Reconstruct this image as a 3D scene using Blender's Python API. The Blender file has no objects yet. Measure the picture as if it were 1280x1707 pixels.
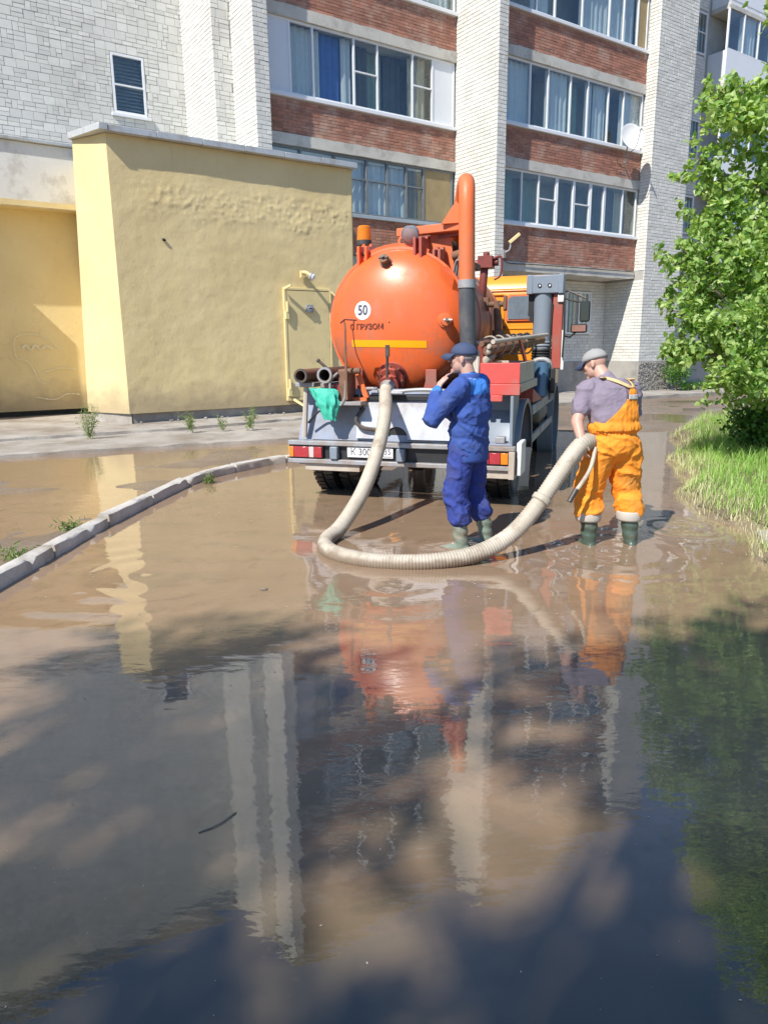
import bpy, bmesh, math, random
import numpy as np
from mathutils import Vector, Matrix, Quaternion, noise as mnoise

random.seed(7); rng = np.random.default_rng(7)
R = math.radians
scene = bpy.context.scene
col = scene.collection

# ------------------------------------------------------------------ camera, sky, sun, exposure
PITCH, ROLL, FPX, CAM_H = 12.84, -0.6, 1200.0, 1.65
cam_d = bpy.data.cameras.new('camera'); cam = bpy.data.objects.new('camera', cam_d); col.objects.link(cam)
cam.matrix_world = Matrix.Translation((0, 0, CAM_H)) @ Matrix.Rotation(R(90 - PITCH), 4, 'X') @ Matrix.Rotation(R(ROLL), 4, 'Z')
cam_d.sensor_fit = 'VERTICAL'; cam_d.sensor_height = 36.0; cam_d.sensor_width = 27.0
cam_d.lens = 36.0 * FPX / 1707.0
cam_d.clip_start = 0.05; cam_d.clip_end = 2000
scene.camera = cam

SUN_EL = 46.0
sun_h = Vector((0.616, 0.783, 0)).normalized()          # the way the light travels over the ground
sun_dir = (sun_h * math.cos(R(SUN_EL)) + Vector((0, 0, -math.sin(R(SUN_EL))))).normalized()
world = bpy.data.worlds.new('World'); scene.world = world; world.use_nodes = True
wn = world.node_tree; wn.nodes.clear()
sky = wn.nodes.new('ShaderNodeTexSky'); sky.sky_type = 'NISHITA'; sky.sun_disc = False
sky.sun_elevation = R(SUN_EL); sky.sun_rotation = math.atan2(-sun_h.x, -sun_h.y)
sky.air_density = 1.0; sky.dust_density = 0.2; sky.ozone_density = 8.0
bg = wn.nodes.new('ShaderNodeBackground'); bg.inputs['Strength'].default_value = 0.14
wo = wn.nodes.new('ShaderNodeOutputWorld')
wn.links.new(sky.outputs[0], bg.inputs[0]); wn.links.new(bg.outputs[0], wo.inputs[0])
sun_l = bpy.data.lights.new('sun', 'SUN'); sun_l.energy = 5.0; sun_l.angle = R(0.55); sun_l.color = (1.0, 0.95, 0.86)
sun_o = bpy.data.objects.new('sun', sun_l); col.objects.link(sun_o)
sun_o.rotation_euler = sun_dir.to_track_quat('-Z', 'Y').to_euler(); sun_o.location = (-20, -25, 30)
scene.view_settings.view_transform = 'Standard'; scene.view_settings.look = 'None'
scene.view_settings.exposure = 0.32; scene.view_settings.gamma = 1.0
scene.view_settings.use_curve_mapping = False
scene.render.engine = 'CYCLES'
scene.cycles.max_bounces = 8; scene.cycles.transparent_max_bounces = 12; scene.cycles.caustics_reflective = False
scene.cycles.caustics_refractive = False

# ------------------------------------------------------------------ materials
MATS = {}
class NT:
    def __init__(s, name):
        m = bpy.data.materials.new(name); m.use_nodes = True; s.m = m; s.t = m.node_tree; s.t.nodes.clear()
        s.out = s.n('ShaderNodeOutputMaterial'); s.geo = s.n('ShaderNodeNewGeometry'); s.tc = s.n('ShaderNodeTexCoord')
    def n(s, k): return s.t.nodes.new(k)
    def l(s, a, b): s.t.links.new(a, b)
    def noise(s, scale, detail=4, rough=.55, vec=None, dist=0):
        x = s.n('ShaderNodeTexNoise'); x.inputs['Scale'].default_value = scale; x.inputs['Detail'].default_value = detail
        x.inputs['Roughness'].default_value = rough; x.inputs['Distortion'].default_value = dist
        s.l(vec if vec else s.geo.outputs['Position'], x.inputs['Vector']); return x.outputs['Fac']
    def ramp(s, fac, a, b, ca=(0, 0, 0, 1), cb=(1, 1, 1, 1)):
        x = s.n('ShaderNodeValToRGB'); e = x.color_ramp.elements
        e[0].position = a; e[1].position = b; e[0].color = ca; e[1].color = cb; s.l(fac, x.inputs[0]); return x.outputs['Color']
    def mix(s, fac, a, b, mode='MIX'):
        x = s.n('ShaderNodeMix'); x.data_type = 'RGBA'; x.blend_type = mode
        for v, i in ((fac, 0), (a, 6), (b, 7)):
            if isinstance(v, (int, float)): x.inputs[i].default_value = v
            elif isinstance(v, (tuple, list)): x.inputs[i].default_value = (*v[:3], 1)
            else: s.l(v, x.inputs[i])
        return x.outputs[2]
    def math(s, op, a, b=None, clamp=False):
        x = s.n('ShaderNodeMath'); x.operation = op; x.use_clamp = clamp
        for v, i in ((a, 0), (b, 1)):
            if v is None: continue
            if isinstance(v, (int, float)): x.inputs[i].default_value = v
            else: s.l(v, x.inputs[i])
        return x.outputs[0]
    def mapping(s, scale, rotz=0, vec=None):
        x = s.n('ShaderNodeMapping'); x.inputs['Scale'].default_value = scale; x.inputs['Rotation'].default_value = (0, 0, rotz)
        s.l(vec if vec else s.geo.outputs['Position'], x.inputs['Vector']); return x.outputs[0]
    def bump(s, h, dist, strength=1.0, normal=None):
        x = s.n('ShaderNodeBump'); x.inputs['Strength'].default_value = strength; x.inputs['Distance'].default_value = dist
        s.l(h, x.inputs['Height'])
        if normal: s.l(normal, x.inputs['Normal'])
        return x.outputs[0]
    def principled(s, color, rough=.6, metal=0, normal=None, **kw):
        p = s.n('ShaderNodeBsdfPrincipled')
        for v, k in ((color, 'Base Color'), (rough, 'Roughness'), (metal, 'Metallic')):
            if isinstance(v, (int, float)): p.inputs[k].default_value = v
            elif isinstance(v, (tuple, list)): p.inputs[k].default_value = (*v[:3], 1)
            else: s.l(v, p.inputs[k])
        if normal: s.l(normal, p.inputs['Normal'])
        for k, v in kw.items(): p.inputs[k.replace('_', ' ')].default_value = v
        s.l(p.outputs[0], s.out.inputs[0]); return p

def mat(name, c, rough=.6, metal=0, var=.12, scale=6, bump=0, bscale=60, dirt=None, dirt_amt=.5, dirt_scale=3, island=0, streak=None, **kw):
    """Plain surface: colour with two scales of noise, optional dirt patches, fine relief, per-piece variation."""
    if name in MATS: return MATS[name]
    t = NT(name)
    lo = tuple(x * (1 - var) for x in c); hi = tuple(min(x * (1 + var), 1) for x in c)
    f = t.math('ADD', t.math('MULTIPLY', t.noise(scale), .6), t.math('MULTIPLY', t.noise(scale * 7.3), .4))
    cc = t.mix(t.ramp(f, .3, .7), lo, hi)
    if island:
        oi = t.n('ShaderNodeObjectInfo')
        r = t.math('FRACT', t.math('ADD', t.geo.outputs['Random Per Island'], oi.outputs['Random']))
        cc = t.mix(r, t.mix(1.0, cc, (1 - island,) * 3, 'MULTIPLY'), cc)
    if streak:
        sc, sa = streak; v = t.ramp(t.noise(1.0, 5, .6, t.mapping((9, 9, .9))), .68 - .3 * sa, .95 - .25 * sa)
        cc = t.mix(t.math('MULTIPLY', v, .75), cc, sc)
    rr = rough
    if dirt:
        d = t.ramp(t.noise(dirt_scale, 6, .65), .62 - dirt_amt * .35, .8 - dirt_amt * .2)
        cc = t.mix(d, cc, dirt)
        rr = t.math('ADD', t.math('MULTIPLY', d, max(.75 - rough, 0)), rough)
    nb = t.bump(t.noise(bscale, 5, .6), bump) if bump else None
    t.principled(cc, rr, metal, nb, **kw)
    MATS[name] = t.m; return t.m

def paint(name, c, rough=.35, dirt=(.28, .2, .15), amt=.3, **kw): return mat(name, c, rough, 0, .06, 3, .0006, 25, dirt, amt, 2.2, **kw)

M = {}
M['white_brick'] = mat('white_brick', (.745, .735, .675), .85, 0, .07, 1.1, .0015, 90, (.56, .54, .49), .20, .9, island=.15)
M['red_brick'] = mat('red_brick', (.47, .215, .145), .88, 0, .2, 2.2, .003, 70, (.52, .36, .28), .40, 1.6, island=.36)
M['mortar'] = mat('mortar', (.40, .385, .355), .95, 0, .15, 5, .002, 120)
M['mortar_red'] = mat('mortar_red', (.40, .31, .26), .95, 0, .15, 5, .002, 120)
M['concrete'] = mat('concrete', (.58, .555, .49), .9, 0, .12, 2.5, .002, 60, (.34, .32, .28), .35, 1.7)
M['old_concrete'] = mat('old_concrete', (.385, .355, .315), .9, 0, .24, 3, .008, 45, (.23, .19, .145), .52, 1.0)
M['kerb_stone'] = mat('kerb_stone', (.56, .53, .48), .9, 0, .2, 5, .004, 60, (.30, .25, .19), .36, 2.6)
M['plinth'] = mat('plinth', (.36, .34, .31), .92, 0, .14, 2, .003, 50, (.22, .21, .19), .35, 1.4)
M['pvc'] = mat('pvc', (.80, .81, .82), .35, 0, .03, 4, 0)
M['pvc_panel'] = mat('pvc_panel', (.74, .77, .80), .4, 0, .03, 4, 0)
M['old_frame'] = mat('old_frame', (.17, .19, .20), .6, 0, .2, 6, .001, 60)
M['sill_grey'] = mat('sill_grey', (.36, .42, .47), .55, 0, .1, 5, .001, 50)
M['plywood'] = mat('plywood', (.33, .25, .13), .7, 0, .2, 4, .001, 40)
M['room'] = mat('room', (.50, .47, .40), .9, 0, .25, .8)
M['room_dark'] = mat('room_dark', (.14, .13, .11), .9, 0, .3, 1.0)
M['curtain'] = mat('curtain', (.80, .82, .84), .9, 0, .08, 9)
M['curtain_cream'] = mat('curtain_cream', (.66, .58, .42), .9, 0, .12, 9)
M['curtain_green'] = mat('curtain_green', (.34, .44, .34), .9, 0, .15, 7)
M['curtain_blue'] = mat('curtain_blue', (.10, .20, .55), .9, 0, .15, 6)
M['tin'] = mat('tin', (.55, .57, .57), .5, .3, .12, 3, .001, 30, (.36, .33, .29), .35, 2)
M['fascia'] = mat('fascia', (.74, .73, .68), .85, 0, .06, 2, .003, 40, (.42, .38, .32), .34, 1.7)
M['black'] = mat('black', (.022, .022, .024), .55, 0, .3, 6, .0006, 60)
M['dark_steel'] = mat('dark_steel', (.09, .085, .08), .5, .5, .3, 8, .0008, 60, (.20, .13, .09), .4, 5)
M['steel'] = mat('steel', (.42, .42, .42), .38, .85, .15, 8, .0005, 60, (.25, .19, .14), .35, 6)
M['galv'] = mat('galv', (.36, .37, .39), .55, .3, .15, 6, .0006, 50, (.30, .23, .17), .5, 4)
M['rust'] = mat('rust', (.22, .12, .075), .8, .2, .35, 9, .0015, 60)
M['tyre'] = mat('tyre', (.020, .020, .020), .42, 0, .3, 6, .001, 60, (.07, .05, .04), .25, 5)
M['orange'] = paint('orange', (.78, .140, .034), .36, (.42, .15, .085), .26, Coat_Weight=.12, Coat_Roughness=.2, streak=((.46, .12, .055), .55))
M['orange_dust_shade'] = paint('orange_dust_shade', (.42, .13, .085), .36, (.30, .20, .17), .55)  # base carries the barrel's shaded tone; dust patches lie over it
M['orange_arm'] = paint('orange_arm', (.78, .17, .05), .42, (.42, .17, .09), .36, streak=((.45, .16, .08), .3))
M['red_box'] = paint('red_box', (.62, .09, .075), .45, (.36, .20, .16), .35)
M['dull_red'] = paint('dull_red', (.40, .085, .06), .5, (.25, .15, .11), .4)
M['cab_orange'] = paint('cab_orange', (.82, .31, .022), .3, (.5, .26, .08), .15, Coat_Weight=.3)
M['truck_grey'] = paint('truck_grey', (.29, .33, .42), .55, (.26, .22, .19), .45, streak=((.33, .29, .26), .5))
M['grille_grey'] = paint('grille_grey', (.22, .26, .31), .45, (.25, .24, .22), .25)
M['beige_metal'] = paint('beige_metal', (.50, .44, .37), .6, (.32, .22, .15), .4)
M['yellow_tape'] = mat('yellow_tape', (.95, .40, .005), .3, 0, .04, 5)
M['white_paint'] = mat('white_paint', (.78, .78, .76), .5, 0, .04, 6, 0)
M['panel_white'] = mat('panel_white', (.50, .53, .60), .55, 0, .06, 5, .0006, 40, (.36, .31, .27), .42, 3, streak=((.40, .36, .33), .5))
M['ink'] = mat('ink', (.05, .05, .09), .5, 0, .1, 6)
M['ink_brown'] = mat('ink_brown', (.13, .03, .015), .5, 0, .1, 6)
M['lens_red'] = mat('lens_red', (.42, .035, .04), .18, 0, .2, 30, .001, 90, Coat_Weight=.5)
M['lens_amber'] = mat('lens_amber', (.85, .24, .02), .18, 0, .2, 30, .001, 90, Coat_Weight=.5)
M['lens_clear'] = mat('lens_clear', (.72, .50, .48), .2, 0, .2, 30, .001, 90, Coat_Weight=.5)
M['green_net'] = mat('green_net', (.06, .50, .36), .6, 0, .25, 14, .004, 40)
M['skin'] = mat('skin', (.56, .33, .25), .5, 0, .1, 14, .0008, 120, Subsurface_Weight=.08)
M['hair'] = mat('hair', (.26, .23, .21), .8, 0, .3, 60, .002, 200)
M['blue_cloth'] = mat('blue_cloth', (.036, .082, .31), .88, 0, .16, 6, .0012, 260, (.06, .10, .28), .35, 5)
M['blue_yoke'] = mat('blue_yoke', (.045, .20, .60), .85, 0, .1, 6, .003, 24)
M['blue_pants'] = mat('blue_pants', (.030, .052, .25), .88, 0, .18, 6, .0012, 260, (.07, .07, .16), .3, 5)
M['navy'] = mat('navy', (.045, .065, .13), .8, 0, .15, 8, .001, 90)
M['cap_grey'] = mat('cap_grey', (.33, .325, .31), .8, 0, .08, 8, .001, 90)
M['overall'] = mat('overall', (.90, .30, .022), .8, 0, .08, 5, .0012, 260, (.55, .27, .06), .22, 4)
M['overall_lit'] = M['overall']
M['reflect'] = mat('reflect', (.52, .48, .42), .55, 0, .06, 8)
M['mauve'] = mat('mauve', (.24, .20, .255), .9, 0, .08, 6, .003, 26)
M['boot_green'] = mat('boot_green', (.20, .25, .20), .32, 0, .15, 8, .001, 60, (.28, .20, .14), .35, 7)
M['boot_dark'] = mat('boot_dark', (.07, .10, .075), .3, 0, .15, 8, .001, 60, (.25, .18, .13), .3, 7)
M['bark'] = mat('bark', (.20, .17, .13), .95, 0, .35, 14, .01, 30)
M['dish'] = mat('dish', (.78, .78, .76), .45, 0, .03, 5)
M['cream_metal'] = paint('cream_metal', (.74, .61, .31), .7, (.60, .48, .25), .3)
M['strap_cloth'] = mat('strap_cloth', (.70, .50, .24), .85, 0, .1, 6)
M['stem'] = mat('stem', (.25, .30, .10), .8, 0, .3, 20)

def leaf_mat(name, a, b, trans=.35):
    t = NT(name)
    oi = t.n('ShaderNodeObjectInfo')
    r = t.math('FRACT', t.math('ADD', t.geo.outputs['Random Per Island'], oi.outputs['Random']))
    c = t.mix(r, a, b)
    p = t.n('ShaderNodeBsdfPrincipled'); t.l(c, p.inputs['Base Color']); p.inputs['Roughness'].default_value = .45
    tr = t.n('ShaderNodeBsdfTranslucent'); t.l(t.mix(1.0, c, (1.5, 1.5, .7), 'MULTIPLY'), tr.inputs['Color'])
    mx = t.n('ShaderNodeMixShader'); mx.inputs[0].default_value = trans
    t.l(p.outputs[0], mx.inputs[1]); t.l(tr.outputs[0], mx.inputs[2]); t.l(mx.outputs[0], t.out.inputs[0])
    return t.m
def muddy_hose():
    t = NT('hose')
    cc = t.mix(t.ramp(t.noise(4, 5, .6), .35, .7), (.44, .385, .30), (.56, .50, .41))
    cc = t.mix(t.ramp(t.noise(7, 6, .7), .52, .70), cc, (.30, .235, .17))
    sep = t.n('ShaderNodeSeparateXYZ'); t.l(t.geo.outputs['Position'], sep.inputs[0])
    tide = t.ramp(t.math('ADD', sep.outputs['Z'], t.math('MULTIPLY', t.noise(9, 4), -.10)), -.03, .04, (1, 1, 1, 1), (0, 0, 0, 1))
    cc = t.mix(t.math('MULTIPLY', tide, .8), cc, (.21, .15, .10))
    t.principled(cc, .6, 0, t.bump(t.noise(60, 4), .001)); return t.m
M['hose'] = muddy_hose()
M['leaf'] = leaf_mat('leaf', (.15, .31, .05), (.54, .66, .27), .42)
M['leaf_far'] = leaf_mat('leaf_far', (.045, .11, .02), (.10, .19, .035), .25)
M['leaf_bush'] = leaf_mat('leaf_bush', (.06, .17, .025), (.17, .33, .07))
M['grass'] = leaf_mat('grass', (.22, .44, .07), (.54, .74, .24), .42)
M['dry_grass'] = leaf_mat('dry_grass', (.56, .58, .30), (.78, .78, .50), .3)
M['weed'] = leaf_mat('weed', (.13, .22, .06), (.30, .36, .14), .3)

def glass_mat():
    t = NT('window_glass')
    fr = t.n('ShaderNodeLayerWeight'); fr.inputs['Blend'].default_value = .5
    fac = t.math('ADD', t.math('MULTIPLY', t.math('POWER', fr.outputs['Facing'], 4.0), .8), .06, True)
    tr = t.n('ShaderNodeBsdfTransparent'); tr.inputs[0].default_value = (.90, .94, .93, 1)
    gl = t.n('ShaderNodeBsdfGlossy'); gl.inputs['Roughness'].default_value = .015; gl.inputs['Color'].default_value = (.95, .97, 1, 1)
    t.l(t.bump(t.noise(.8, 2), .012), gl.inputs['Normal'])
    mx = t.n('ShaderNodeMixShader'); t.l(fac, mx.inputs[0]); t.l(tr.outputs[0], mx.inputs[1]); t.l(gl.outputs[0], mx.inputs[2])
    t.l(mx.outputs[0], t.out.inputs[0]); return t.m
M['glass'] = glass_mat()
def amber_glass():
    t = NT('amber_glass')
    tr = t.n('ShaderNodeBsdfTransparent'); tr.inputs[0].default_value = (1.0, .42, .06, 1)
    p = t.n('ShaderNodeBsdfPrincipled'); p.inputs['Base Color'].default_value = (.9, .32, .03, 1); p.inputs['Roughness'].default_value = .12
    mx = t.n('ShaderNodeMixShader'); mx.inputs[0].default_value = .6; t.l(tr.outputs[0], mx.inputs[1]); t.l(p.outputs[0], mx.inputs[2])
    t.l(mx.outputs[0], t.out.inputs[0]); return t.m
M['amber_glass'] = amber_glass()

def yellow_plaster(name, c, c2):
    t = NT(name)
    cc = t.mix(t.ramp(t.noise(.7, 5, .6), .35, .7), c, c2)
    cc = t.mix(t.ramp(t.noise(5, 6, .7), .60, .78), cc, tuple(x * .86 for x in c2))
    # grime rising from the ground, with a ragged upper edge
    sep = t.n('ShaderNodeSeparateXYZ'); t.l(t.geo.outputs['Position'], sep.inputs[0])
    g = t.math('ADD', sep.outputs['Z'], t.math('MULTIPLY', t.noise(2.5, 5), -.9))
    cc = t.mix(t.ramp(g, -.30, .55, (.80, .80, .80, 1), (0, 0, 0, 1)), cc, (.42, .33, .20))
    dr = t.ramp(t.noise(1.0, 4, .6, t.mapping((5, 5, .35))), .58, .80); hi = t.ramp(t.math('MULTIPLY', sep.outputs['Z'], .1), .36, .58)
    cc = t.mix(t.math('MULTIPLY', t.math('MULTIPLY', dr, hi), .45), cc, (.45, .36, .20))
    nb = t.bump(t.noise(2.6, 6, .65), .012)
    nb = t.bump(t.noise(38, 5, .7), .005, 1, nb)
    vo = t.n('ShaderNodeTexVoronoi'); vo.feature = 'DISTANCE_TO_EDGE'; vo.inputs['Scale'].default_value = .8
    wv = t.n('ShaderNodeVectorMath'); wv.operation = 'ADD'; nz = t.n('ShaderNodeTexNoise'); nz.inputs['Scale'].default_value = 2.5; nz.inputs['Detail'].default_value = 5
    t.l(t.geo.outputs['Position'], nz.inputs['Vector']); t.l(t.geo.outputs['Position'], wv.inputs[0]); t.l(nz.outputs['Color'], wv.inputs[1]); t.l(wv.outputs[0], vo.inputs['Vector'])
    ck = t.ramp(vo.outputs['Distance'], 0, .012, (1, 1, 1, 1), (0, 0, 0, 1)); ck = t.math('MULTIPLY', ck, t.ramp(t.noise(.6, 3), .48, .62))
    cc = t.mix(t.math('MULTIPLY', ck, .22), cc, (.36, .28, .15))
    t.principled(cc, .85, 0, nb); return t.m
M['yellow'] = yellow_plaster('yellow_plaster', (.79, .645, .340), (.71, .560, .278))

def water_mat():
    t = NT('muddy_water')
    n1 = t.ramp(t.noise(.45, 4, .6), .35, .7)
    cc = t.mix(n1, (.272, .184, .118), (.332, .231, .151))
    cc = t.mix(t.ramp(t.noise(.8, 6, .7, t.mapping((.5, 1.6, 1), R(20)), 2.5), .5, .72), cc, (.240, .180, .112))
    cc = t.mix(t.ramp(t.noise(3.5, 5, .65), .55, .75), cc, (.20, .145, .095))
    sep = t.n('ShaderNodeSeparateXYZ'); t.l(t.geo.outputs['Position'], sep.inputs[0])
    # towards the camera the base colour turns darker and more olive
    near_fac = t.math('ADD', sep.outputs['Y'], t.math('MULTIPLY', t.noise(.9, 3), 1.6))
    cc = t.mix(t.ramp(t.math('MULTIPLY', near_fac, .1), .215, .315), (.060, .056, .034), cc)
    # floating specks of pollen and litter
    sp = t.noise(60, 2, .5); sm = t.noise(1.3, 3, .6)
    spk = t.math('MULTIPLY', t.ramp(sp, .735, .75), t.ramp(sm, .52, .62))
    cc = t.mix(spk, cc, (.46, .40, .32))
    # ripples
    mp = t.mapping((1.0, 2.2, 1), R(-12))
    h = t.math('MULTIPLY', t.noise(2.0, 3, .5, mp), .6)
    h = t.math('ADD', h, t.math('MULTIPLY', t.noise(9, 3, .5, mp), .16))
    calm = t.ramp(t.noise(.35, 2), .35, .65)
    h = t.math('MULTIPLY', h, t.math('ADD', t.math('MULTIPLY', calm, .8), .25))
    for (x, y, k, rad, amp) in ((1.9, 5.7, 26, 1.3, .25), (.7, 5.7, 24, 1.3, .25), (2.75, 6.45, 42, .55, .9), (-1.75, 5.2, 20, 1.4, .55), (.1, 4.9, 22, 1.0, .3)):
        v = t.n('ShaderNodeVectorMath'); v.operation = 'DISTANCE'; t.l(t.geo.outputs['Position'], v.inputs[0]); v.inputs[1].default_value = (x, y, 0)
        dd = t.math('ADD', v.outputs['Value'], t.math('MULTIPLY', t.noise(1.7, 2), .35))
        wv = t.math('SINE', t.math('MULTIPLY', dd, k))
        fall = t.ramp(t.math('DIVIDE', v.outputs['Value'], rad), .15, 1.0, (1, 1, 1, 1), (0, 0, 0, 1))
        h = t.math('ADD', h, t.math('MULTIPLY', t.math('MULTIPLY', wv, fall), amp))
    nb = t.bump(h, .0055)
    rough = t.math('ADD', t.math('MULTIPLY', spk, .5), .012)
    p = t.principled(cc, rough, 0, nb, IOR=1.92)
    p.inputs['Specular IOR Level'].default_value = .5
    return t.m
M['water'] = water_mat()

def ground_mat():
    t = NT('wet_asphalt')
    cc = t.mix(t.ramp(t.noise(1.2, 6, .65), .35, .7), (.19, .14, .10), (.27, .205, .15))
    cc = t.mix(t.ramp(t.noise(22, 4, .7), .5, .8), cc, (.30, .25, .19))
    w = t.ramp(t.noise(.9, 5, .65), .42, .60)
    rr = t.math('ADD', t.math('MULTIPLY', w, .50), .26)
    nb = t.bump(t.noise(30, 6, .7), .006); nb = t.bump(t.noise(160, 3, .7), .002, 1, nb)
    t.principled(cc, rr, 0, nb); return t.m
M['ground'] = ground_mat()
M['lamp_glass'] = mat('lamp_glass', (.30, .22, .22), .15, 0, .2, 20, Coat_Weight=.6)
M['rubber_hose'] = mat('rubber_hose', (.075, .08, .088), .5, 0, .15, 6, .001, 50, (.16, .15, .14), .3, 4)
M['soil'] = mat('soil', (.16, .13, .08), .95, 0, .3, 5, .01, 40)

# ------------------------------------------------------------------ mesh helpers
class MB:
    def __init__(s): s.v = []; s.f = []
    def add(s, vs, fs):
        b = len(s.v); s.v.extend([tuple(map(float, v)) for v in vs]); s.f.extend([tuple(i + b for i in f) for f in fs]); return s
    def box(s, x0, x1, y0, y1, z0, z1):
        return s.add([(x0, y0, z0), (x1, y0, z0), (x1, y1, z0), (x0, y1, z0), (x0, y0, z1), (x1, y0, z1), (x1, y1, z1), (x0, y1, z1)],
                     [(0, 3, 2, 1), (4, 5, 6, 7), (0, 1, 5, 4), (1, 2, 6, 5), (2, 3, 7, 6), (3, 0, 4, 7)])
    def beam(s, p0, p1, w, h, up=(0, 0, 1)):
        p0, p1 = Vector(p0), Vector(p1); d = (p1 - p0).normalized(); up = Vector(up)
        a = d.cross(up)
        if a.length < 1e-4: a = d.cross(Vector((1, 0, 0)))
        a.normalize(); b = a.cross(d).normalized()
        vs = [p + a * (sx * w / 2) + b * (sy * h / 2) for p in (p0, p1) for sx, sy in ((-1, -1), (1, -1), (1, 1), (-1, 1))]
        return s.add(vs, [(3, 2, 1, 0), (4, 5, 6, 7), (0, 1, 5, 4), (1, 2, 6, 5), (2, 3, 7, 6), (3, 0, 4, 7)])
    def tube(s, pts, r, n=10, cap=True, flat=1.0):
        pts = [Vector(p) for p in pts]; k = len(pts); rs = [r] * k if isinstance(r, (int, float)) else list(r)
        d0 = (pts[1] - pts[0]).normalized(); a = d0.orthogonal().normalized(); vs = []; prev = d0
        for i, p in enumerate(pts):
            d = ((pts[min(i + 1, k - 1)] - pts[max(i - 1, 0)])).normalized()
            q = prev.rotation_difference(d); a = q @ a; a = (a - d * a.dot(d)).normalized(); b = d.cross(a); prev = d
            for j in range(n):
                t = 2 * math.pi * j / n
                vs.append(p + (a * math.cos(t) + b * math.sin(t) * flat) * rs[i])
        fs = [(i * n + j, i * n + (j + 1) % n, (i + 1) * n + (j + 1) % n, (i + 1) * n + j) for i in range(k - 1) for j in range(n)]
        if cap: fs += [tuple(range(n - 1, -1, -1)), tuple((k - 1) * n + j for j in range(n))]
        return s.add(vs, fs)
    def cyl(s, p0, p1, r0, r1=None, n=16, cap=True): return s.tube([p0, p1], [r0, r0 if r1 is None else r1], n, cap)
    def lathe(s, prof, o=(0, 0, 0), axis=(0, 0, 1), n=24, closed=False):
        o = Vector(o); d = Vector(axis).normalized(); a = d.orthogonal().normalized(); b = d.cross(a); vs = []; k = len(prof)
        for r, h in prof:
            for j in range(n):
                t = 2 * math.pi * j / n; vs.append(o + d * h + (a * math.cos(t) + b * math.sin(t)) * max(r, 1e-4))
        fs = [(i * n + j, i * n + (j + 1) % n, (i + 1) * n + (j + 1) % n, (i + 1) * n + j) for i in range(k - 1) for j in range(n)]
        if closed: fs += [((k - 1) * n + j, (k - 1) * n + (j + 1) % n, (j + 1) % n, j) for j in range(n)]
        return s.add(vs, fs)
    def ell(s, c, r, n=14, m=8, rot=None):
        vs = []; c = Vector(c)
        for i in range(m + 1):
            ph = math.pi * i / m
            for j in range(n):
                t = 2 * math.pi * j / n
                v = Vector((r[0] * math.sin(ph) * math.cos(t), r[1] * math.sin(ph) * math.sin(t), r[2] * math.cos(ph)))
                vs.append(c + (rot @ v if rot else v))
        fs = [(i * n + j, (i + 1) * n + j, (i + 1) * n + (j + 1) % n, i * n + (j + 1) % n) for i in range(m) for j in range(n)]
        return s.add(vs, fs)
    def capsule(s, p0, p1, r0, r1, n=14):
        p0, p1 = Vector(p0), Vector(p1); d = (p1 - p0); L = d.length; d.normalize()
        pr = [(r0 * math.sin(t), -r0 * math.cos(t)) for t in np.linspace(.02, math.pi / 2, 5)] + [(r1 * math.cos(t), L + r1 * math.sin(t)) for t in np.linspace(0, math.pi / 2 - .02, 5)]
        b = len(s.v); s.lathe(pr, p0, d, n)
        k = len(pr); s.f.append(tuple(b + j for j in range(n - 1, -1, -1))); s.f.append(tuple(b + (k - 1) * n + j for j in range(n)))
        return s
    def prism(s, poly, fn, d0, d1):
        n = len(poly); vs = [fn(a, b, d0) for a, b in poly] + [fn(a, b, d1) for a, b in poly]
        return s.add(vs, [tuple(range(n)), tuple(range(2 * n - 1, n - 1, -1))] + [(i, i + n, (i + 1) % n + n, (i + 1) % n) for i in range(n)])
    def mesh(s, name, off=(0, 0, 0)):
        me = bpy.data.meshes.new(name)
        v = [(a - off[0], b - off[1], c - off[2]) for a, b, c in s.v]
        me.from_pydata(v, [], s.f); me.validate(); return me
    def build(s, name, m, parent=None, smooth=True, bevel=0, off=(0, 0, 0), fix=True, ang=40):
        me = s.mesh(name, off)
        if fix:
            bm = bmesh.new(); bm.from_mesh(me); bmesh.ops.recalc_face_normals(bm, faces=bm.faces); bm.to_mesh(me); bm.free()
        return link(name, me, m, parent, smooth, bevel, ang)

def link(name, me, m, parent=None, smooth=True, bevel=0, ang=40):
    if m: me.materials.append(M[m] if isinstance(m, str) else m)
    if smooth:
        me.polygons.foreach_set('use_smooth', [True] * len(me.polygons)); me.set_sharp_from_angle(angle=R(ang))
    o = bpy.data.objects.new(name, me); col.objects.link(o)
    if parent: o.parent = parent
    if bevel:
        b = o.modifiers.new('edge', 'BEVEL'); b.width = bevel; b.segments = 2; b.limit_method = 'ANGLE'; b.angle_limit = R(35)
    return o
def tag(o, label=None, cat=None, group=None, kind=None):
    for k, v in (('label', label), ('category', cat), ('group', group), ('kind', kind)):
        if v: o[k] = v
    return o
def thing(name, label, cat, loc=(0, 0, 0), rotz=0, group=None):
    o = bpy.data.objects.new(name, None); o.empty_display_size = .2; col.objects.link(o); o.location = loc; o.rotation_euler = (0, 0, rotz)
    return tag(o, label, cat, group)
def bez(pts, n=8):
    """Catmull-Rom through the points."""
    P = [Vector(p) for p in pts]; out = []
    for i in range(len(P) - 1):
        a, b, c, d = P[max(i - 1, 0)], P[i], P[i + 1], P[min(i + 2, len(P) - 1)]
        for j in range(n):
            t = j / n
            out.append(.5 * ((2 * b) + (c - a) * t + (2 * a - 5 * b + 4 * c - d) * t * t + (3 * b - a - 3 * c + d) * t ** 3))
    return out + [P[-1]]
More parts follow.
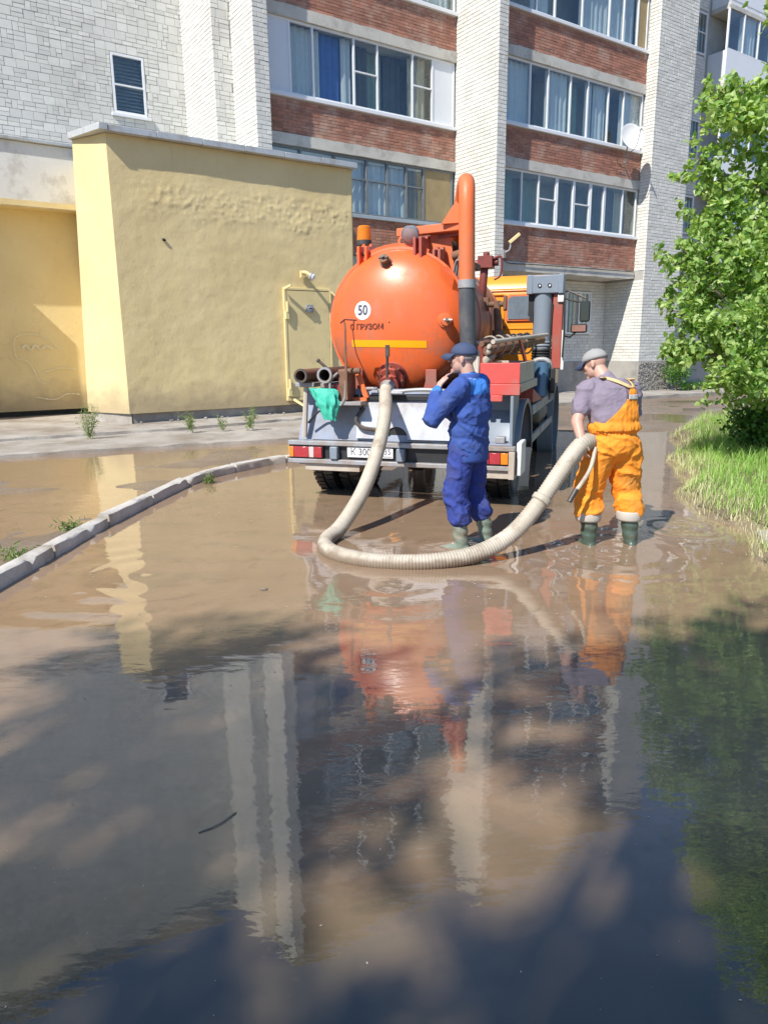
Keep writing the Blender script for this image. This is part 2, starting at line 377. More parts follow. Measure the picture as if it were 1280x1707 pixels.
def text_mesh(txt, size, fn, name, m, parent, depth=0.0, align='CENTER', bold=0.0, sx=1.0):
    cu = bpy.data.curves.new('lettering', 'FONT'); cu.body = txt; cu.size = size; cu.align_x = align; cu.align_y = 'CENTER'; cu.offset = bold; cu.resolution_u = 4
    o = bpy.data.objects.new('lettering', cu); col.objects.link(o)
    dg = bpy.context.evaluated_depsgraph_get(); me = bpy.data.meshes.new_from_object(o.evaluated_get(dg))
    bpy.data.objects.remove(o)
    for v in me.vertices: v.co = Vector(fn(v.co.x * sx, v.co.y))
    me.materials.clear()
    return link(name, me, m, parent, False)
def fbm(x, y, z=0, s=1.0, o=4): return mnoise.fractal(Vector((x * s, y * s, z * s)), 1.0, 2.0, o)

# ------------------------------------------------------------------ setting: ground, water, pavements, kerb
A = R(55.46); U = Vector((math.sin(A), math.cos(A), 0)); INW = Vector((-math.cos(A), math.sin(A), 0))   # along the facade, into the building
FROT = math.pi / 2 - A
def W(s, p, z=0): return U * s + INW * p + Vector((0, 0, z))
def sm(a, b, x): t = min(max((x - a) / (b - a), 0), 1); return t * t * (3 - 2 * t)
KERB = [(-2.95, 2.6), (-2.82, 3.8), (-2.74, 4.85), (-2.71, 5.35), (-2.62, 6.92), (-2.36, 9.0), (-1.95, 9.9), (-1.34, 10.7), (-.5, 11.5), (.3, 12.0)]
def kerb_x(y): return float(np.interp(y, [k[1] for k in KERB], [k[0] for k in KERB]))
BANK_Y = [-12, 4, 5.3, 6.2, 7.8, 10.3, 14, 17.6, 25, 60]; BANK_X = [3.2, 3.0, 2.95, 3.16, 3.38, 4.26, 5.73, 8.2, 14, 40]
def bank_d(x, y): return x - float(np.interp(y, BANK_Y, BANK_X)) - .10 * math.sin(y * 2.3) - .06 * math.sin(y * 5.1 + 1)
def gh(x, y):
    p = x * INW.x + y * INW.y
    h = -.075 + .025 * fbm(x, y, 0, .7)
    far = sm(10.0, 15.0, y)
    h = h * (1 - far) + far * (.006 + .030 * fbm(x * .35, y, 3, .9))
    if y < 12.2 and x < kerb_x(y): h = max(h, -.003 + .014 * fbm(x, y, 5, .9))
    d = bank_d(x, y)
    if d > -.3: h = max(h, -.06 + .20 * sm(-.25, .35, d) + .10 * sm(.4, 2.5, d) + .03 * fbm(x, y, 9, 1.5) * sm(0, .5, d))
    r = math.hypot(x, y - 6); h += .08 * sm(24, 30, r)
    if y < -4: h += .10 * sm(-4, -6, y)
    return h
xs = np.concatenate([[-400, -150, -60, -30], np.arange(-16, -4, .5), np.arange(-4, 7, .14), np.arange(7, 20, .5), [25, 40, 80, 200, 400]])
ys = np.concatenate([[-400, -150, -60, -25, -12, -9], np.arange(-7, 2, .6), np.arange(2, 16, .14), np.arange(16, 30, .5), [36, 60, 150, 400]])
gv = [(x, y, gh(x, y)) for y in ys for x in xs]; nx = len(xs)
gf = [(j * nx + i, j * nx + i + 1, (j + 1) * nx + i + 1, (j + 1) * nx + i) for j in range(len(ys) - 1) for i in range(nx - 1)]
g = MB(); g.v = gv; g.f = gf
tag(g.build('ground', 'ground', fix=False, ang=180), kind='structure')
w = MB(); w.add([(-13, -5.5, 0), (12, -5.5, 0), (12, 22, 0), (-13, 22, 0)], [(0, 1, 2, 3)])
tag(w.build('water', 'water', smooth=False, fix=False), kind='structure')
# bank soil is the ground sheet itself under the grass; a thin soil skin gives it its own colour
sb = MB(); step = .16; idx = {}
for j, y in enumerate(np.arange(2.0, 20, step)):
    for i, x in enumerate(np.arange(2.6, 14, step)):
        if bank_d(x, y) > -.02: idx[(i, j)] = len(sb.v); sb.v.append((x, y, gh(x, y) + .012))
for (i, j) in list(idx):
    q = [(i, j), (i + 1, j), (i + 1, j + 1), (i, j + 1)]
    if all(k in idx for k in q): sb.f.append(tuple(idx[k] for k in q))
tag(sb.build('bank_soil', 'soil', fix=False, ang=180), kind='structure')

def slab(name, s0, s1, pf, pb, z, m, step=.2, rag=.06, seed=0, drop=.16):
    b = MB(); S = np.arange(s0, s1 + step / 2, step); K = 14; n = K + 2
    for s in S:
        p_0 = pf(s) + rag * fbm(s, seed, 0, 1.7); p_1 = pb(s)
        b.v.append(tuple(W(s, p_0 - .01, z - drop)))
        for k in range(K + 1):
            p = p_0 + (p_1 - p_0) * k / K
            zz = z + .018 * fbm(s, p, seed, 1.3) - (.03 * max(0, fbm(s, seed, 4, 2.5)) if k == 0 else 0)
            b.v.append(tuple(W(s, p, zz)))
    for i in range(len(S) - 1):
        for k in range(n - 1): b.f.append((i * n + k, (i + 1) * n + k, (i + 1) * n + k + 1, i * n + k + 1))
    return tag(b.build(name, m, ang=50), kind='structure')
slab('pavement', -14, 11.6, lambda s: 12.75 - .2 * (s - 1.41) if s < 8 else 11.43 + .6 * (s - 8), lambda s: 15.9 if s > 4.3 else 19.4, .06, 'old_concrete')
slab('pavement_upper_strip', -14, 11.0, lambda s: 14.55 + .12 * math.sin(s), lambda s: 15.9 if s > 4.3 else 19.4, .115, 'old_concrete', seed=7, rag=.14, drop=.08)
slab('building_apron', 13.5, 38, lambda s: 13.9 + .1 * math.sin(s), lambda s: 17.3, .10, 'old_concrete', seed=3)

# kerb of separate stones
kerb = thing('kerb', None, None, (-2.6, 6.9, 0)); kerb['kind'] = 'structure'
kp = bez([(x, y, 0) for x, y in KERB], 20); acc = [0]
for a, b in zip(kp, kp[1:]): acc.append(acc[-1] + (b - a).length)
def kat(d):
    i = min(max(int(np.searchsorted(acc, d)) - 1, 0), len(kp) - 2); t = (d - acc[i]) / (acc[i + 1] - acc[i]); return kp[i].lerp(kp[i + 1], min(max(t, 0), 1))
d = .05; kk = 0
while d < acc[-1] - 1:
    L = 1.0 + .12 * random.random(); a, b = kat(d), kat(d + L - .035); dr = (b - a).normalized(); nl = Vector((-dr.y, dr.x, 0))
    top = .105 + .010 * random.uniform(-1, 1); k = MB(); N = 12; tilt = random.uniform(-.014, .014)
    for i in range(N + 1):
        c = kat(d + (L - .035) * i / N) if kk > 1 else a.lerp(b, i / N)
        def jit(q, amp): return Vector((fbm(c.x, c.y, q, 5), fbm(c.x, c.y, q + 3, 5), fbm(c.x, c.y, q + 6, 5))) * amp
        chip = max(0, fbm(c.x, c.y, 11, 7.0) - .25) * .20
        ring = [(0, -.12), (0, top - .03 - chip), (.008, top - .008 - chip * .9), (.03, top - chip * .5), (.115, top), (.128, top - .012), (.132, -.12)]
        for q, (o_, z_) in enumerate(ring): k.v.append(tuple(c + nl * o_ + Vector((0, 0, z_ + tilt * (i / N - .5))) + (jit(q * 2.1, .007) if 0 < q < 6 else Vector())))
    n = 7
    for i in range(N):
        for q in range(n - 1): k.f.append((i * n + q, i * n + q + 1, (i + 1) * n + q + 1, (i + 1) * n + q))
    k.f += [tuple(range(n)), tuple(N * n + q for q in range(n - 1, -1, -1))]
    k.build('kerb_stone', 'kerb_stone', kerb, off=(-2.6, 6.9, 0), ang=35); d += L; kk += 1

# ------------------------------------------------------------------ apartment building (s along the facade, p depth, z up)
B0 = (12.0, 18.0, 0.0)
bld = thing('apartment_building', 'five-storey white brick apartment block with red brick balcony bands and glazed loggias', 'apartment block', W(12, 18), FROT)
def bpart(mb, name, m, parent=None, **kw): return mb.build(name, m, parent or bld, off=B0, **kw)
TOP = 17.0
for (s0, s1, p0, z0, z1) in ((-8, 7.742, 20.372, 0, TOP), (7.742, 8.222, 18.332, 0, TOP), (8.222, 8.587, 17.072, 0, TOP), (8.587, 14.702, 18.9, 0, TOP),
                             (8.587, 14.702, 17.512, 0, 3.82), (14.702, 15.02, 15.762, 0, TOP), (15.02, 21.512, 17.322, 0, TOP),
                             (21.512, 23.45, 15.792, 0, TOP), (23.45, 44, 17.312, 0, TOP)):
    holes = [(5.9, 6.65, 7.59, 8.9)] if s1 == 7.742 else []
    if not holes: bpart(MB().box(s0, s1, p0, 30, z0, z1), 'wall', 'mortar')
    else:
        a, b, c, d_ = holes[0]
        m = MB().box(s0, a, p0, 30, z0, z1).box(b, s1, p0, 30, z0, z1).box(a, b, p0, 30, z0, c).box(a, b, p0, 30, d_, z1).box(a, b, p0 + .5, 30, c, d_)
        bpart(m, 'wall', 'mortar')
bpart(MB().box(-8.1, 44.1, 20.2, 30.1, TOP, TOP + .12).box(8.1, 15.1, 16.9, 20.2, TOP, TOP + .12).box(14.6, 23.6, 15.6, 20.2, TOP, TOP + .12), 'roof', 'tin')

BR = []   # bricks: axis, const, a0, a1, z0, z1, kind
def lay(axis, const, a0, a1, z0, z1, L=.25, h=.088, j=.011, holes=(), kind='white', mixed=False):
    def put(x0, x1, y0, y1):
        for (ha, hb, hc, hd) in holes:
            if y1 > hc and y0 < hd and x1 > ha and x0 < hb:
                if x0 < ha - .04: put(x0, ha, y0, y1)
                if x1 > hb + .04: put(hb, x1, y0, y1)
                return
        if x1 - x0 > .03 and y1 - y0 > .03: BR.append((axis, const, x0, x1, y0, y1, kind))
    def row(y0, y1, off):
        x = a0 - off
        while x < a1:
            x1 = x + (L if random.random() > .06 else L / 2 - j / 2)
            X0, X1 = max(x, a0), min(x1, a1)
            if X1 - X0 > .03: put(X0, X1, y0, y1)
            x = x1 + j
    z = z0; k = 0
    while z < z1 - .05:
        if mixed and random.random() < .72 and z + 2 * h + j < z1:
            x = a0 - random.choice((0, .06, .13))
            while x < a1:
                X0, X1 = max(x, a0), min(x + L, a1); r = random.random()
                if X1 - X0 > .03:
                    if r < .42: put(X0, X1, z, z + 2 * h + j)
                    elif r < .88: put(X0, X1, z, z + h); put(X0, X1, z + h + j, z + 2 * h + j)
                    else:
                        mdl = (X0 + X1) / 2
                        put(X0, mdl - j / 2, z, z + 2 * h + j); put(mdl + j / 2, X1, z, z + h); put(mdl + j / 2, X1, z + h + j, z + 2 * h + j)
                x += L + j
            z += 2 * (h + j); k += 2
        else:
            row(z, min(z + h, z1), (k % 2) * (L / 2) + (0 if not mixed else random.random() * .1)); z += h + j; k += 1
PL = 1.12
lay('n', 20.36, -2, 7.73, 5.0, TOP, holes=[(5.84, 6.71, 7.53, 8.96)], mixed=True)
lay('u', 7.73, 18.335, 20.36, 4.5, TOP); lay('n', 18.32, 7.73, 8.21, 4.5, TOP, mixed=True)
lay('u', 8.21, 17.075, 18.32, 4.5, TOP); lay('n', 17.06, 8.21, 8.587, 4.5, TOP)
lay('u', 14.69, 15.765, 17.5, PL, TOP); lay('n', 15.75, 14.69, 15.02, PL, TOP)
lay('u', 21.5, 15.795, 16.2, 4.1, TOP); lay('u', 21.5, 15.795, 17.31, PL, 3.80); lay('n', 15.78, 21.5, 23.45, PL, TOP)
lay('n', 17.31, 15.03, 21.5, PL, 3.80, holes=[(19.46, 20.71, 2.05, 3.46)])
lay('n', 17.30, 23.45, 34, PL, TOP, holes=[(24.6, 26.2, z - .05, z + 1.3) for z in (3.0, 5.8, 8.4, 11.9, 14.4)] + [(26.3, 31.5, z - 1.25, z + 1.75) for z in (5.6, 8.4, 11.9, 14.4)])
HEAD = [3.82, 6.64, 9.50, 12.35, 15.15]; SILL = [5.18, 7.82, 10.75, 13.55, 16.6]
for (s0, s1, p, pb) in ((8.60, 14.68, 17.5, 18.9), (15.04, 21.48, 16.2, 17.31)):
    for k in range(5):
        zt = SILL[k] - .09
        bd = MB(); N = 40
        # concrete band with a ragged lower edge
        for i in range(N + 1):
            s = s0 + (s1 - s0) * i / N; rag = .05 * abs(fbm(s, k * 3, p, 2.2)); z0 = HEAD[k] + (rag if k == 0 else .2 * rag); z1 = HEAD[k] + .27 + .02 * fbm(s, k, p + 2, 3)
            for (q, z) in ((pb, z0), (p - .035, z0), (p - .035, z1), (pb, z1)): bd.v.append((s, q, z))
        for i in range(N):
            for q in range(4): bd.f.append((i * 4 + q, (i + 1) * 4 + q, (i + 1) * 4 + (q + 1) % 4, i * 4 + (q + 1) % 4))
        bd.f += [(0, 1, 2, 3), tuple(N * 4 + q for q in (3, 2, 1, 0))]
        bpart(bd, 'concrete_band', 'concrete', ang=30)
        bpart(MB().box(s0, s1, p + .012, p + .125, HEAD[k] + .22, zt), 'parapet_wall', 'mortar_red')
        lay('n', p, s0, s1, HEAD[k] + .29, zt, L=.25, h=.066, j=.011, kind='red')
        if k < 4: bpart(MB().box(s0, s1, p - .07, p + .16, zt, SILL[k]), 'window_ledge', 'sill_grey' if (p > 17 and k == 0) else 'pvc', bevel=.008)
bpart(MB().box(8.6, 14.68, 18.84, 18.9, 3.85, TOP), 'inner_wall', 'room'); bpart(MB().box(15.04, 21.48, 17.25, 17.308, 4.1, TOP), 'inner_wall', 'room')
lay('n', 17.5, 8.6, 14.68, PL, 3.80)
# plinths, proud of the brickwork
for (s0, s1, p0, p1) in ((14.66, 15.05, 15.71, 17.5), (8.6, 14.66, 17.46, 17.6), (15.05, 21.46, 17.26, 17.4), (21.46, 23.5, 15.74, 17.4), (23.5, 44, 17.26, 17.4)):
    bpart(MB().box(s0, s1, p0, p1, -.1, PL - .005), 'plinth', 'plinth', bevel=.012)
# rubble stone facing on the plinth of the right pier
sf = MB()
for k in range(420):
    a, z = random.uniform(21.5, 23.46), random.uniform(.1, 1.05); r = random.uniform(.03, .065)
    sf.ell((a, 15.735, z), (r, .022, r * random.uniform(.6, .95)), 7, 4)
tag(bpart(sf, 'stone_facing', mat('stone_facing', (.40, .37, .33), .9, 0, .1, 5, .002, 60, island=.6), smooth=False), kind='stuff')
# bricks to meshes: the ones that show largest are parts of their own, the rest are joined
cam_inv = cam.matrix_world.inverted()
def bverts(e):
    ax, c, a0, a1, z0, z1, kind = e
    o = random.uniform(-.003, .003); i = .004; t0 = random.uniform(-.0015, .0015)
    ring = [(a0, z0), (a1, z0), (a1, z1), (a0, z1)]; fr = [(a0 + i, z0 + i), (a1 - i, z0 + i), (a1 - i, z1 - i), (a0 + i, z1 - i)]
    pts = [(a, c + .03, z) for a, z in ring] + [(a, c + .004 + o, z) for a, z in ring] + [(a, c + o + (t0 if q < 2 else -t0), z) for q, (a, z) in enumerate(fr)]
    return [(a, d, z) if ax == 'n' else (d, a, z) for a, d, z in pts]
BF = [(8, 9, 10, 11)] + [(b + q, b + (q + 1) % 4, b + 4 + (q + 1) % 4, b + 4 + q) for b in (0, 4) for q in range(4)]
BFU = [tuple(reversed(f)) for f in BF]
score = []
for k, e in enumerate(BR):
    ax, c, a0, a1, z0, z1, kind = e
    ctr = W((a0 + a1) / 2, c, (z0 + z1) / 2) if ax == 'n' else W(c, (a0 + a1) / 2, (z0 + z1) / 2)
    v = cam_inv @ ctr; sc = 0
    if v.z < 0:
        x, y = v.x / -v.z * FPX, v.y / -v.z * FPX
        if abs(x) < 630 and abs(y) < 845 and not (ctr.z < 6.35 and a1 < 12):
            nv = -INW if ax == 'n' else -U
            vd = (Vector((0, 0, CAM_H)) - ctr); cs = max(vd.normalized().dot(nv), 0); sc = cs * (a1 - a0) * (z1 - z0) / vd.length_squared
            if kind == 'red': sc *= .3
    score.append(sc)
big = set(sorted(range(len(BR)), key=lambda k: -score[k])[:300])
groups = {}
for k, e in enumerate(BR):
    if k not in big: groups.setdefault((e[0], round(e[1], 2), e[6]), []).append(e)
for (ax, c, kind), es in groups.items():
    m = MB()
    for e in es: m.add(bverts(e), BF if ax == 'n' else BFU)
    tag(bpart(m, 'brickwork', kind + '_brick', smooth=False, fix=False), kind='stuff')
cache = {}
for k in sorted(big):
    ax, c, a0, a1, z0, z1, kind = BR[k]; key = (ax, kind, round(a1 - a0, 2), round(z1 - z0, 2))
    if key not in cache:
        m = MB().add(bverts((ax, 0, 0, a1 - a0, 0, z1 - z0, kind)), BF if ax == 'n' else BFU); me = m.mesh('brick'); me.materials.append(M[kind + '_brick']); cache[key] = me
    o = bpy.data.objects.new('brick', cache[key]); col.objects.link(o); o.parent = bld
    o.location = (a0 - B0[0], c - B0[1] + random.uniform(-.003, .003), z0) if ax == 'n' else (c - B0[0] + random.uniform(-.003, .003), a0 - B0[1], z0)

def curtain(s0, s1, p, z0, z1, parent, m='curtain', amp=.035, part=1.0):
    b = MB(); N = max(int((s1 - s0) * 26), 6)
    for i in range(N + 1):
        s = s0 + (s1 - s0) * i / N; d = amp * math.sin(s * 31) + .4 * amp * math.sin(s * 77 + 1)
        b.v += [(s, p + d, z1), (s + .05 * (part - 1), p + d * 1.2, z0)]
    b.f = [(2 * i, 2 * i + 2, 2 * i + 3, 2 * i + 1) for i in range(N)]
    return bpart(b, 'curtain', m, parent, ang=180, fix=False)
def glazing(bs, types, p, z0, z1, fm='pvc', tr=None, name='balcony_window', mw=.055, curt=(), panel_m='pvc_panel'):
    f = MB(); f.box(bs[0], bs[-1], p + .03, p + .095, z0, z0 + .06).box(bs[0], bs[-1], p + .03, p + .095, z1 - .06, z1)
    for i, b in enumerate(bs):
        x0 = b if i == 0 else b - mw / 2; x1 = b if i == len(bs) - 1 else b + mw / 2
        if i == 0: x1 = b + mw
        if i == len(bs) - 1: x0 = b - mw
        f.box(x0, x1, p + .026, p + .099, z0 + .055, z1 - .055)
    for i, t in enumerate(types):
        if t in ('split', 'old'):
            zz = tr if tr else z0 + .52 * (z1 - z0); f.box(bs[i] + .02, bs[i + 1] - .02, p + .028, p + .097, zz - .02, zz + .02)
        if t == 'sash':
            for q in (bs[i] + .03, bs[i + 1] - .08): f.box(q, q + .05, p + .018, p + .107, z0 + .05, z1 - .05)
    fo = bpart(f, name, fm, bevel=.004)
    for i, t in enumerate(types):
        a, b = bs[i] + mw * .5, bs[i + 1] - mw * .5
        if t == 'panel' or t == 'ply':
            bpart(MB().box(a, b, p + .045, p + .075, z0 + .05, z1 - .05), 'panel', panel_m if t == 'panel' else 'plywood', fo)
        elif t == 'split' or t == 'old':
            zz = tr if tr else z0 + .52 * (z1 - z0)
            bpart(MB().box(a, b, p + .056, p + .062, z0 + .05, zz - .015), 'pane', 'glass', fo, smooth=False); bpart(MB().box(a, b, p + .058, p + .064, zz + .015, z1 - .05), 'pane', 'glass', fo, smooth=False)
        else:
            bpart(MB().box(a, b, p + .055 + .004 * (i % 2), p + .061 + .004 * (i % 2), z0 + .05, z1 - .05), 'pane', 'glass', fo, smooth=False)
    for (i, m, off, fr0, fr1) in curt:
        a, b = bs[i], bs[i + 1]; curtain(a + (b - a) * fr0, a + (b - a) * fr1, p + off, z0 + .02, z1 - .04, fo, m)
    return fo
CW, CB, PD = 'curtain', 'curtain_blue', 'room_dark'
glazing([8.62, 9.40, 10.05, 11.27, 12.01, 13.17, 13.86, 14.66], ['panel', 'pane', 'pane', 'split', 'pane', 'split', 'panel'], 17.5, 7.82, 9.50,
        curt=((1, CW, .25, 0, 1), (2, CW, .24, 0, .25), (2, CB, .3, .25, .8), (2, CW, .24, .78, 1), (3, PD, .5, 0, 1), (4, 'curtain_green', .7, 0, .45), (4, PD, .6, .5, 1), (5, 'curtain_cream', .3, 0, .9)))
glazing([8.62, 9.6, 10.61, 11.63, 12.3, 12.95, 13.56, 14.64], ['old'] * 6 + ['ply'], 17.5, 5.18, 6.64, 'old_frame', 6.08, mw=.07,
        curt=((0, CW, .2, 0, 1), (1, CW, .2, 0, 1), (2, CW, .2, 0, 1), (3, CW, .16, 0, 1), (4, CW, .18, 0, 1), (5, 'plywood', .15, 0, 1)))
glazing([8.62, 9.8, 11.0, 12.2, 13.4, 14.66], ['pane', 'split', 'pane', 'split', 'pane'], 17.5, 10.75, 12.35, curt=((1, CW, .3, 0, 1), (3, CW, .3, 0, .8), (4, CW, .3, .2, 1)))
glazing([8.62, 9.8, 11.0, 12.2, 13.4, 14.66], ['pane'] * 5, 17.5, 13.55, 15.15)
glazing([15.06, 16.15, 16.86, 17.6, 18.42, 19.13, 19.86, 20.74, 21.46], ['pane', 'pane', 'split', 'sash', 'split', 'sash', 'pane', 'pane'], 16.2, 5.18, 6.64,
        curt=((0, 'curtain_green', .5, .4, 1), (2, 'curtain_green', .8, 0, .7), (4, PD, .5, 0, 1), (6, PD, .4, 0, 1), (7, 'curtain_cream', .5, .2, .7)))
glazing([15.06, 16.37, 17.11, 18.06, 18.83, 19.78, 20.52, 21.46], ['pane'] * 7, 16.2, 7.82, 9.50,
        curt=((0, CW, .2, .2, 1), (1, PD, .6, 0, 1), (2, CW, .18, 0, 1), (3, 'curtain_green', .5, .3, 1), (4, CW, .2, 0, .35), (4, CW, .2, .45, 1), (5, 'curtain_cream', .5, 0, .4), (6, CW, .2, 0, 1)))
glazing([15.06, 16.52, 17.27, 18.42, 19.63, 20.3, 20.98, 21.46], ['pane', 'pane', 'pane', 'pane', 'pane', 'pane', 'ply'], 16.2, 10.75, 12.35,
        curt=((1, CW, .3, 0, 1), (3, CW, .2, 0, 1), (4, CW, .2, 0, 1), (5, CW, .2, 0, 1)))
glazing([15.06, 16.5, 17.9, 19.3, 20.4, 21.46], ['pane'] * 5, 16.2, 13.55, 15.15)
bpart(MB().box(8.62, 14.66, 17.60, 17.62, 6.52, 6.62), 'frame_rail', 'pvc')
# ground-floor window in the porch recess
glazing([19.46, 20.1, 20.71], ['pane', 'split'], 17.24, 2.05, 3.46, name='recess_window', curt=((0, PD, .09, 0, 1), (1, CW, .085, 0, 1)))
# the small stair window in the far wall, with a blind behind it
fw = glazing([5.86, 6.69], ['split'], 20.33, 7.55, 8.94, name='stair_window', tr=8.22)
bpart(MB().box(5.78, 6.78, 20.30, 20.42, 7.47, 7.545), 'window_ledge', 'pvc', bevel=.006)
for k in range(16): bpart(MB().add([(5.92, 20.47, 7.6 + .083 * k), (6.64, 20.47, 7.6 + .083 * k), (6.64, 20.51, 7.672 + .083 * k), (5.92, 20.51, 7.672 + .083 * k)], [(0, 1, 2, 3)]), 'blind_slat', 'old_frame', fw, smooth=False)
# the next bay, seen through the tree: windows and white balcony boxes
for z in (3.0, 5.8, 8.4, 11.9, 14.4): glazing([24.6, 25.4, 26.2], ['pane', 'split'], 17.24, z - .05, z + 1.3, name='window', curt=((0, CW, .09, 0, 1), (1, PD, .085, 0, 1)))
for z in (5.6, 8.4, 11.9, 14.4):
    bpart(MB().box(26.4, 31.4, 16.55, 17.3, z - 1.2, z - 1.05), 'balcony_slab', 'concrete', bevel=.01)
    bpart(MB().box(26.4, 31.4, 16.56, 16.62, z - 1.05, z).box(26.41, 26.47, 16.62, 17.3, z - 1.05, z), 'balcony_parapet', 'pvc', bevel=.008)
    glazing([26.4, 27.4, 28.4, 29.4, 30.4, 31.4], ['pane'] * 5, 16.53, z, z + 1.6, curt=((1, CW, .2, 0, 1), (3, CW, .2, 0, 1)))

# ------------------------------------------------------------------ yellow entrance block
V0 = (7.0, 15.9, 0.0)
ves = thing('entrance_block', 'mustard yellow plastered entrance block with grey tin coping and a metal door', 'building', W(7, 15.9), FROT)
def vpart(mb, name, m, parent=None, **kw): return mb.build(name, m, parent or ves, off=V0, **kw)
def plaster(s0, s1, p0, p1, z0, z1, name, step=.032, blister=True, axis='n', holes=()):
    b = MB(); L = (s1 - s0) if axis == 'n' else (p1 - p0); nu = int(L / step); nv = int((z1 - z0) / step)
    for j in range(nv + 1):
        z = z0 + (z1 - z0) * j / nv
        for i in range(nu + 1):
            a = L * i / nu; e = min(1, min(a, L - a, z - z0, z1 - z) / .12)
            d = .011 * fbm(a * .7, z, 2, .9) + .0035 * fbm(a, z, 5, 4.2)
            if blister:
                mk = sm(4.25, 4.55, z + .25 * fbm(a, 3, 0, 1.3)) * (1 - sm(4.85, 5.2, z + .2 * fbm(a, 9, 0, 1.1))) * sm(.3, .9, a)
                d += mk * (.017 * max(0, fbm(a, z, 12, 9.5) + .02) + .014 * max(0, fbm(a * .5, z * 1.6, 31, 3.0)) + .004)
            if axis == 'n': b.v.append((s0 + a, p0 - d * e, z))
            else: b.v.append((s0 - .3 * d * e, p0 + a, z))
    for j in range(nv):
        for i in range(nu):
            q = (j * (nu + 1) + i, j * (nu + 1) + i + 1, (j + 1) * (nu + 1) + i + 1, (j + 1) * (nu + 1) + i)
            b.f.append(q if axis == 'n' else q[::-1])
    return vpart(b, name, 'yellow', fix=False, ang=180)
plaster(4.35, 10.08, 15.9, 15.9, .32, 5.86, 'front_wall')
# splayed, slightly battered corner face and the wall running back from it
def splay(t, z): k = t * (1.0 + .35 * (5.86 - z) / 5.5); return (4.35 - .425 * k, 15.9 + .905 * k, z)
sp = MB(); NU, NV = 14, 60
for jj in range(NV + 1):
    z = .32 + (5.86 - .32) * jj / NV
    for ii in range(NU + 1):
        s_, p_, z_ = splay(ii / NU, z); e = min(1, ii, NU - ii); d_ = .008 * fbm(ii * .1, z, 8, 1.6) * e; sp.v.append((s_ - .905 * d_, p_ - .425 * d_, z_))
sp.f = [(a * (NU + 1) + b, (a + 1) * (NU + 1) + b, (a + 1) * (NU + 1) + b + 1, a * (NU + 1) + b + 1) for a in range(NV) for b in range(NU)]
vpart(sp, 'splayed_wall', 'yellow', fix=False, ang=180)
bw = MB().add([splay(1, .32), splay(1, 5.86), (4.95, 20.3, 5.86), (4.95, 20.3, .32)], [(0, 1, 2, 3)]); vpart(bw, 'side_wall', 'yellow', fix=False)
plaster(-6, 4.8, 19.3, 19.3, .25, 4.9, 'recess_wall', .12, False)
vpart(MB().box(.75, 1.35, 18.42, 19.28, 0, 4.83), 'shade_pier', 'yellow', bevel=.01)  # unseen pier, added and sized to shade the recess wall
vpart(MB().box(10.06, 10.12, 15.93, 17.6, .1, 5.85), 'return_wall', 'yellow')
vpart(MB().box(4.42, 10.07, 15.96, 16.2, 0, .34), 'plinth', 'old_concrete', bevel=.02); vpart(MB().prism([(4.40, 15.94), (4.5, 16.2), (4.1, 17.2), (3.82, 17.1)], lambda a, b, d: (a, b, d), 0, .33), 'plinth', 'old_concrete', bevel=.02)
cp = MB()
for i in range(6):
    a, b = 4.37 + .967 * i, 4.37 + .967 * (i + 1) - .006
    vpart(MB().box(a, b, 15.73, 16.4, 5.865 + .004 * (i % 2), 5.985 + .006 * (i % 2)), 'coping_sheet', 'tin', bevel=.008)
vpart(MB().prism([(4.19, 15.72), (4.36, 15.72), (4.62, 16.4), (4.2, 17.1), (3.84, 16.80)], lambda a, b, d: (a, b, d), 5.868, 5.99), 'coping_sheet', 'tin', bevel=.008)
vpart(MB().box(4.95, 10.1, 16.38, 20.3, 5.7, 5.9), 'roof', 'tin')
vpart(MB().box(-6, 4.55, 18.7, 18.85, 4.83, 6.16), 'canopy_fascia', 'fascia', bevel=.015)
vpart(MB().box(-6, 4.6, 18.85, 20.35, 4.84, 4.98), 'canopy_soffit', 'yellow'); vpart(MB().box(-6, 4.5, 18.62, 20.35, 6.163, 6.23), 'canopy_coping', 'tin', bevel=.01)
vpart(MB().box(-6, 4.5, 18.694, 18.699, 4.83, 4.95), 'fascia_paint_strip', 'yellow')
rb = MB()
for i in range(22):
    s = random.uniform(4.35, 10); p = random.uniform(15.7, 15.88); r = random.uniform(.015, .05); rb.ell((s, p, .14), (r, r * .8, r * .6), 7, 4)
tag(vpart(rb, 'rubble', 'old_concrete', smooth=False), kind='stuff')
# scribble in white chalk
def stroke(pts, w=.016):
    gr = MB(); P = bez([(a, 19.262, b) for a, b in pts], 6)
    for a, b in zip(P, P[1:]):
        t = (b - a).normalized(); nrm = Vector((-t.z, 0, t.x)) * w * random.uniform(.4, 1)
        gr.add([a - nrm, b - nrm, b + nrm, a + nrm], [(0, 1, 2, 3)])
    vpart(gr, 'chalk_stroke', mat('chalk', (.76, .69, .48), .95, 0, .1, 20), smooth=False)
stroke([(2.75, 1.75), (2.8, 1.98), (3.1, 2.06), (3.45, 1.98), (3.7, 1.75), (3.85, 1.7)]); stroke([(2.75, 1.75), (2.78, 1.5), (3.0, 1.42), (3.12, 1.2), (3.2, .95), (3.35, .88)])
stroke([(2.92, 1.72), (3.0, 1.8), (3.1, 1.68), (3.2, 1.8), (3.32, 1.7), (3.45, 1.78), (3.58, 1.7)], .03); stroke([(3.3, 1.15), (3.7, 1.25), (4.05, 1.22)]); stroke([(3.1, .58), (3.5, .50), (3.8, .62), (4.1, .6)])
